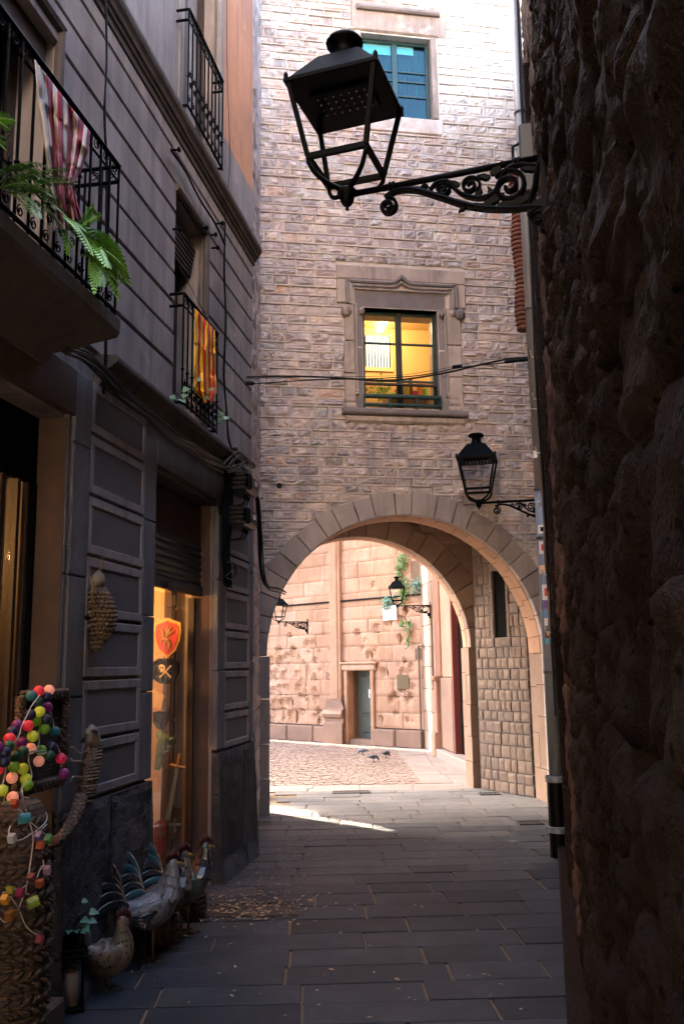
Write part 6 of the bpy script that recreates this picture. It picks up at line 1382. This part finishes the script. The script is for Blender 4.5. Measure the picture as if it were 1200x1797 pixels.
# ------------------------------------------------------------------ goods in the corner shop window
IW = Frame(LW(-1.28, 0, 0), LW.n, -LW.d)        # s = out of wall, o = towards the viewer along the alley
def I(px_, py_, o_=0):
    p_ = on_plane(px_, py_, IW.o+IW.n*o_, IW.n)-IW.o; return p_.dot(IW.d), p_.z
def Ip(px_, py_, o_=0): a, b = I(px_, py_, o_); return IW(a, o_, b)
sh = thing('toy_shield', 'red toy shield with gold dragon and gold rim in the shop window', 'shield', Ip(295, 1120))
cs, cz = I(294, 1120); SWd, SHt = abs(I(318, 1120)[0]-I(270, 1120)[0])/2, abs(I(294, 1085)[1]-I(294, 1157)[1])/2
def shieldpoly(k):
    P = [(-.95, .75), (-.5, .86), (0, 1.0), (.5, .86), (.95, .75), (1.0, .3), (.9, -.15), (.6, -.62), (0, -1.0), (-.6, -.62), (-.9, -.15), (-1.0, .3)]
    return [(cs+x*SWd*k, cz+z_*SHt*k) for x, z_ in P]
q = MB(); q.prism(shieldpoly(1), lambda s, z: IW(s, -.012, z), lambda s, z: IW(s, .012, z)); q.build('rim', M['gold'], sh)
q = MB(); q.prism(shieldpoly(.84), lambda s, z: IW(s, .01, z), lambda s, z: IW(s, .02, z)); q.build('field', M['red'], sh)
q = MB(); k = SWd/100      # rampant dragon: body, neck, wing, legs and coiled tail
def dr2(P, r): q.tube([IW(cs+x*SWd/60, .024, cz+z_*SHt/60) for x, z_ in P], [v*SWd/60 for v in r], 6)
dr2([(-26, 30), (-32, 26), (-20, 24), (-14, 16), (-12, 2), (-4, -6), (8, -8), (16, -18), (12, -30), (4, -36), (2, -28), (8, -24)], [3, 5, 6, 6, 8, 11, 10, 6, 5, 4, 3, 1.5]); dr2([(-10, 2), (-20, -4), (-24, -14)], [5, 4, 2]); dr2([(0, -8), (-8, -18), (-4, -28)], [6, 4, 2]); dr2([(-24, 32), (-18, 38)], [3, 1]); dr2([(-14, 10), (-26, 8), (-32, 14)], [4, 3, 1.5])
for a in ((10, 34), (24, 32), (34, 20)): dr2([(0, 4), (a[0]*.6, a[1]*.8), a], [5, 6, 2])
q.build('dragon', M['gold_dark'], sh)
hat = thing('pirate_hat', 'black pirate hat with skull and crossbones below the red shield', 'hat', Ip(290, 1180))
hs2, hz2 = I(288, 1178, .03); ww, hh = SWd*1.0, SHt*.62
q = MB(); poly_ = [(hs2+x*ww, hz2+z_*hh) for x, z_ in ((-1, .2), (-.85, .7), (-.4, 1), (.1, .92), (.6, .95), (1.0, .6), (1.0, -.1), (.75, -.7), (.3, -1), (-.3, -.95), (-.8, -.6))]; q.prism(poly_, lambda s, z: IW(s, .0, z), lambda s, z: IW(s, .03, z)); q.build('crown', M['hat_black'], hat)
q = MB(); c = IW(hs2-.15*ww, .034, hz2+.28*hh); u_ = SWd/6
q.lathe([(u_*1.25*sin(pi*i/8)+.0003, u_*.3*(1-cos(pi*i/8))/2) for i in range(9)][:5], 12, c, IW.n, 1, 1.15); q.box(IW, hs2-.15*ww-u_*.6, hs2-.15*ww+u_*.6, .03, .036, hz2+.28*hh-u_*1.9, hz2+.28*hh-u_*.9); q.build('skull', M['bone'], hat)
q = MB()
for sg in (-1, 1): q.tube([IW(hs2+.12*ww-sg*u_*2.2, .036, hz2-.05*hh-u_*2.2), IW(hs2+.12*ww+sg*u_*2.2, .036, hz2-.05*hh+u_*2.2)], u_*.32, 6); q.lathe([(.001, -u_*.4), (u_*.5, 0), (.001, u_*.4)], 6, IW(hs2+.12*ww-sg*u_*2.2, .036, hz2-.05*hh-u_*2.2), IW.n); q.lathe([(.001, -u_*.4), (u_*.5, 0), (.001, u_*.4)], 6, IW(hs2+.12*ww+sg*u_*2.2, .036, hz2-.05*hh+u_*2.2), IW.n)
q.build('crossbones', M['bone'], hat)
q = MB()
for sg in (-1, 1): q.lathe([(.001, 0), (u_*.33, .002), (.001, .004)], 8, IW(hs2-.15*ww+sg*u_*.5, .034+u_*.28, hz2+.28*hh-.1*u_), IW.n)
q.build('eye_socket', M['hat_black'], hat)
def flatshape(nm, label, cat, P, mat, o0=.0, o1=.02, off=.03):
    q = MB(); q.prism([I(x, y_, off) for x, y_ in P], lambda s, z: IW(s, off+o0, z), lambda s, z: IW(s, off+o1, z)); ob = tag(q.build(nm, mat), label, cat); settle(ob, Ip(P[0][0], P[0][1], off)); return ob
flatshape('paper_mask', 'cream paper mask under the pirate hat', 'mask', [(268, 1208), (286, 1218), (289, 1222), (284, 1246), (276, 1240), (270, 1244)], M['paper'])
flatshape('black_mask', 'black horned paper mask lower in the shop window', 'mask', [(270, 1250), (280, 1248), (290, 1252), (299, 1244), (296, 1262), (288, 1282), (276, 1278), (270, 1268)], M['hat_black'], .0, .02, .05)
cro = thing('toy_crocodile', 'green toy crocodile holding a dark ball in the shop window', 'toy', Ip(285, 1300, .05))
q = MB(); q.spine(smoothline([Ip(x, y_, .05) for x, y_ in ((276, 1352), (280, 1330), (284, 1310), (286, 1298), (281, 1290), (276, 1286))], 4), [(.02+.022*sin(pi*i/20), .02+.022*sin(pi*i/20)) for i in range(21)], 12, IW.n); q.spine(smoothline([Ip(x, y_, .06) for x, y_ in ((282, 1293), (290, 1297), (297, 1294))], 4), [(.02, .014)]*9, 10, IW.n); q.spine(smoothline([Ip(x, y_, .06) for x, y_ in ((283, 1306), (291, 1313), (299, 1313))], 4), [(.018, .01)]*9, 10, IW.n); q.lathe([(.012*sin(pi*i/6)+.0003, -.012*cos(pi*i/6)) for i in range(7)], 8, Ip(284, 1286, .06)); q.build('body', M['toy_green'], cro, smooth=True)
q = MB(); q.lathe([(.036*sin(pi*i/8)+.0003, -.036*cos(pi*i/8)) for i in range(9)], 14, Ip(301, 1301, .04)); ob = tag(q.build('dark_ball', M['toy_dkgreen'], smooth=True), 'dark green ball at the toy crocodile snout', 'ball'); settle(ob, Ip(301, 1301, .04))
swd = thing('toy_sword', 'grey toy sword leaning inside the shop window', 'toy', Ip(296, 1420, .04))
q = MB(); a, b = Ip(312, 1345, .04), Ip(294, 1440, .04); d_ = (b-a).normalized(); sd_ = d_.cross(IW.n).normalized(); q.hexa([a-sd_*.012-IW.n*.004, a+sd_*.012-IW.n*.004, a+sd_*.012+IW.n*.004, a-sd_*.012+IW.n*.004, b-sd_*.02-IW.n*.004, b+sd_*.02-IW.n*.004, b+sd_*.02+IW.n*.004, b-sd_*.02+IW.n*.004]); q.build('blade', M['sword'], swd)
q = MB(); q.tube([a, a-d_*.09], .012, 8); q.tube([a-sd_*.06, a+sd_*.06], .01, 6); q.build('hilt', M['gold_dark'], swd)
ks = thing('cross_shield', 'dark toy shield with pale cross at the shop window foot', 'shield', Ip(303, 1450, .02)); q = MB(); q.prism([I(x, y_, .02) for x, y_ in ((292, 1415), (316, 1420), (315, 1455), (304, 1478), (293, 1455))], lambda s, z: IW(s, .0, z), lambda s, z: IW(s, .02, z)); q.build('board', M['shop_dark'], ks)
q = MB(); c0 = I(305, 1450, .04); q.box(IW, c0[0]-.008, c0[0]+.008, .0, .026, c0[1]-.05, c0[1]+.05); q.box(IW, c0[0]-.045, c0[0]+.045, .0, .0255, c0[1]+.0, c0[1]+.016); q.build('cross', M['sword'], ks)
rs_ = thing('lily_board', 'dull red toy shield with lily emblem at the shop window foot', 'shield', Ip(282, 1470, .06)); q = MB(); q.prism([I(x, y_, .06) for x, y_ in ((272, 1446), (278, 1440), (286, 1440), (292, 1448), (291, 1498), (271, 1498))], lambda s, z: IW(s, .05, z), lambda s, z: IW(s, .07, z)); q.build('board', M['toy_red'], rs_)
q = MB(); c0 = I(282, 1466, .13); q.tube([IW(c0[0], .134, c0[1]-.04), IW(c0[0], .134, c0[1]+.05)], [.004, .010], 5)
for sg in (-1, 1): q.tube(smoothline([IW(c0[0], .134, c0[1]-.02), IW(c0[0]+sg*.02, .134, c0[1]+.025), IW(c0[0]+sg*.035, .134, c0[1]+.0)], 5), .005, 5)
q.build('lily', M['sword'], rs_)

# ------------------------------------------------------------------ plaza: sign, plants, pigeons
s0, zt = CW.sz(673, 1064); s1, zb = CW.sz(698, 1088); s0, s1 = max(s0, s1), min(s0, s1)
sign = thing('street_sign', 'white street name sign on the church wall under a plant', 'sign', CW((s0+s1)/2, .03, zb))
q = MB(); q.bevbox(CW, s1, s0, .02, .045, zb, zt, .008); q.build('plate', M['white'], sign)
def text(body, size, c, parent, mat, F, name='lettering'):
    cu = bpy.data.curves.new(name, 'FONT'); cu.body = body; cu.size = size; cu.extrude = .001; cu.align_x = 'CENTER'; cu.align_y = 'CENTER'
    tmp = bpy.data.objects.new('tmp', cu); COL.objects.link(tmp); dg = bpy.context.evaluated_depsgraph_get(); me = bpy.data.meshes.new_from_object(tmp.evaluated_get(dg)); bpy.data.objects.remove(tmp)
    me.materials.clear(); me.materials.append(mat); ob = bpy.data.objects.new(name, me); COL.objects.link(ob); ob.parent = parent
    x = -F.d; c = Vector(c)-base_of(parent); ob.matrix_basis = Matrix(((x.x, 0, F.n.x, c.x), (x.y, 0, F.n.y, c.y), (x.z, 1, F.n.z, c.z), (0, 0, 0, 1))); return ob
hgt = zt-zb; mid = (s0+s1)/2
text('PLAÇA', hgt*.17, CW(mid, .047, zb+hgt*.78), sign, M['sign_ink'], CW); text('DE', hgt*.14, CW(mid, .047, zb+hgt*.54), sign, M['sign_ink'], CW); text('SANT FELIP NERI', hgt*.155, CW(mid, .047, zb+hgt*.27), sign, M['sign_ink'], CW)
pr = random.Random(21)
def wallplant(label, spots, mat):
    s, z = CW.sz(*spots[0][:2]); t = thing('wall_plant', label, 'plant', CW(s, 0, z), group='plants growing from the church wall')
    q = MB(); st_ = MB()
    for x, y_, w_, h_, n in spots:
        s, z = CW.sz(x, y_); st_.tube([CW(s, 0, z+h_*.5), CW(s+.02, .05, z), CW(s, .04, z-h_*.5)], .006, 5)
        for k in range(n):
            a, b = pr.gauss(0, .42), pr.gauss(0, .42); c = CW(s+a*w_, .04+abs(pr.gauss(0, .04)), z+b*h_); l = pr.uniform(.025, .05)
            heart(q, c, Vector((pr.uniform(-1, 1), pr.uniform(-1, .2), pr.uniform(-1, .3))), Vector((-.5, -.7, .6)), l)
    stuff(q.build('leaves', M[mat], t, smooth=True, fix=False)); st_.build('stem', M['stem'], t)
wallplant('green plant trailing above the plaza lantern', [(709, 987, .16, .30, 150), (703, 1010, .09, .34, 110), (710, 1030, .2, .3, 130), (710, 1050, .10, .22, 70)], 'ivy')
wallplant('grey-green tuft growing in a recess right of the plaza lantern', [(735, 1029, .2, .24, 120)], 'leaf_blue')
wallplant('green tuft sprouting on top of the street sign', [(684, 1056, .2, .13, 110), (680, 1067, .12, .05, 20)], 'leaf_blue')
wallplant('small green sprigs below the plaza lantern', [(709, 1095, .05, .12, 30), (721, 1095, .07, .16, 50), (719, 1125, .05, .25, 40)], 'ivy')
q = MB(); s, z = CW.sz(505, 1067); 
# flat dark blocks for a mossy stone and two hollows, darkness in the colour
for x, y_, w_, h_, lb in ((733, 1005, .22, .36, 'dark recess in the church wall beside the upper plant'), (706, 1197, .17, .20, 'small square dark recess in the church wall right of the door'), (735, 1148, .12, .16, 'dark hollow in the church wall above the drainpipe')):
    s, z = CW.sz(x, y_); q = MB(); q.bevbox(CW, s-w_, s+w_*.8, -.03, .010, z-h_*.7, z+h_*.7, .004); q.build('dark_patch_block', M['moss'], church)
M['pig'] = simple('pigeon_grey', (.07, .075, .09), .6, 0, .1, 30, .35); M['pig_dark'] = simple('pigeon_dark', (.02, .022, .03), .5)
def pigeon(label, x, y_, rz):
    c = ground_at(x, y_); t = thing('pigeon', label, 'pigeon', c, rz, group='pigeons on the plaza'); t.scale = (.72, .72, .72)
    S = smoothline([(-.17, 0, .115), (-.10, 0, .12), (-.04, 0, .125), (.03, 0, .13), (.085, 0, .125), (.115, 0, .09), (.13, 0, .06), (.15, 0, .045)], 3); n = len(S)
    rr_ = [(.02, .006), (.03, .018), (.052, .045), (.058, .055), (.045, .045), (.026, .028), (.022, .024), (.004, .005)]
    R = [tuple(rr_[min(int(i/3), 6)][j]+(rr_[min(int(i/3), 6)+1][j]-rr_[min(int(i/3), 6)][j])*(i/3-min(int(i/3), 6)) for j in (0, 1)) for i in range(n)]
    q = MB(); q.spine(S, R, 12); q.build('body', M['pig'], t, smooth=True, local=True)
    for sg in (-1, 1):
        q = MB(); q.spine([(.06, sg*.045, .14), (0, sg*.056, .135), (-.08, sg*.04, .125), (-.15, sg*.015, .12)], [(.008, .02), (.01, .035), (.008, .025), (.002, .004)], 8); q.build('wing', M['pig_dark'] if sg < 0 else M['pig'], t, smooth=True, local=True)
        q = MB(); q.tube([(.0, sg*.02, .09), (.01, sg*.022, .04), (.0, sg*.022, .004), (.03, sg*.025, .003)], .005, 5); q.build('leg', M['comb'], t, local=True)
    q = MB(); q.spine([(-.12, 0, .12), (-.18, 0, .115), (-.22, 0, .112)], [(.02, .006), (.03, .005), (.028, .003)], 8); q.build('tail', M['pig_dark'], t, smooth=True, local=True)
    q = MB(); q.tube([(.145, 0, .045), (.165, 0, .03)], [.005, .001], 5); q.build('beak', M['pig_dark'], t, local=True)
pigeon('dark pigeon furthest left of the three on the plaza', 637, 1326, pi*.85); pigeon('blue grey pigeon nearest the viewer on the plaza', 655, 1338, -.25); pigeon('pale backed pigeon furthest right of the three on the plaza', 677, 1331, .75)

# ------------------------------------------------------------------ covers in the paving and leaf litter
def cover(label, x0, x1, y0, y1, nm='drain_cover', z=.003, n=9, rot=0.03):
    t = thing(nm, label, 'drain cover', ((x0+x1)/2, (y0+y1)/2, 0)); c = Vector(((x0+x1)/2, (y0+y1)/2, 0)); K_ = Frame(c, Vector((cos(rot), sin(rot), 0)), Vector((-sin(rot), cos(rot), 0))); w_, d_ = (x1-x0)/2, (y1-y0)/2
    q = MB(); q.box(K_, -w_, w_, -d_, d_, -.01, z); q.build('plate', M['grate'], t)
    for b in ((-w_, w_, -d_, -d_+.018), (-w_, w_, d_-.018, d_), (-w_, -w_+.018, -d_+.018, d_-.018), (w_-.018, w_, -d_+.018, d_-.018)): q = MB(); q.box(K_, b[0], b[1], b[2], b[3], z, z+.007); q.build('rim', M['grate'], t)
    for i in range(1, n): x = -w_+2*w_*i/n; q = MB(); q.box(K_, x-.012, x+.012, -d_+.03, d_-.03, z, z+.005); q.build('rib', M['grate'], t)
cover('large iron cover littered with leaves beside the roosters', -.98, -.34, 6.32, 6.66, n=14)
a, b = ground_at(583, 1391), ground_at(650, 1391); cover('long iron drain grate under the arch', a.x, b.x, 12.05, 12.27, 'drain_grate', .004, 16)
for x, y_, lb in ((985, 1457, 'small dark square cover beside the drainpipe foot'), (858, 1394, 'small flat cover by the inner arch jamb'), (930, 1445, 'faint square cover in the paving right of the sun patch')):
    c = ground_at(x, y_); cover(lb, c.x-.13, c.x+.13, c.y-.1, c.y+.1, 'small_cover', .003, 4)
lr = random.Random(77)
def litter(nm, label, n, fn, mat, sz):
    q = MB()
    for i in range(n):
        x, y_ = fn(); a = lr.uniform(0, 2*pi); l = sz*lr.uniform(.5, 1.3); w_ = l*lr.uniform(.35, .6); z = .006+lr.uniform(0, .008); u_, v_ = Vector((cos(a), sin(a), lr.uniform(-.25, .25))), Vector((-sin(a), cos(a), lr.uniform(-.3, .3))); c = Vector((x, y_, z))
        q.add([c-u_*l, c+v_*w_+UP*.002, c+u_*l, c-v_*w_+UP*.003], [(0, 1, 2, 3)])
    ob = q.build(nm, mat, fix=False); ob['label'] = label; ob['category'] = 'leaves'; ob['kind'] = 'stuff'; return ob
litter('leaf_litter', 'dry leaves gathered on the iron cover and along the left wall', 330, lambda: (lr.gauss(-.68, .24), lr.gauss(6.5, .17)), M['litter'], .016)
litter('dark_litter', 'dark leaf bits on and around the iron cover', 260, lambda: (lr.gauss(-.7, .3), lr.gauss(6.6, .35)), M['litter_dark'], .012)
def near_wall():
    y_ = lr.uniform(6.4, 10.6); return (-.87-(8.2-y_)*.163+.14+abs(lr.gauss(0, .35)), y_)
litter('wall_litter', 'leaf bits scattered along the foot of the left wall', 320, near_wall, M['litter'], .012)
litter('dark_wall_litter', 'dark leaf bits scattered along the foot of the left wall', 260, near_wall, M['litter_dark'], .011)
def street_any():
    y_ = lr.uniform(4.4, 12.5); return (lr.uniform(-1.2, .1+.2*y_), y_)
litter('street_litter', 'few pale leaves scattered over the street', 110, street_any, M['litter'], .016); litter('plaza_litter', 'specks of dry leaves over the plaza floor', 420, lambda: (lr.uniform(-1.6, 1.9), lr.uniform(12.6, 18.5)), M['litter'], .016)
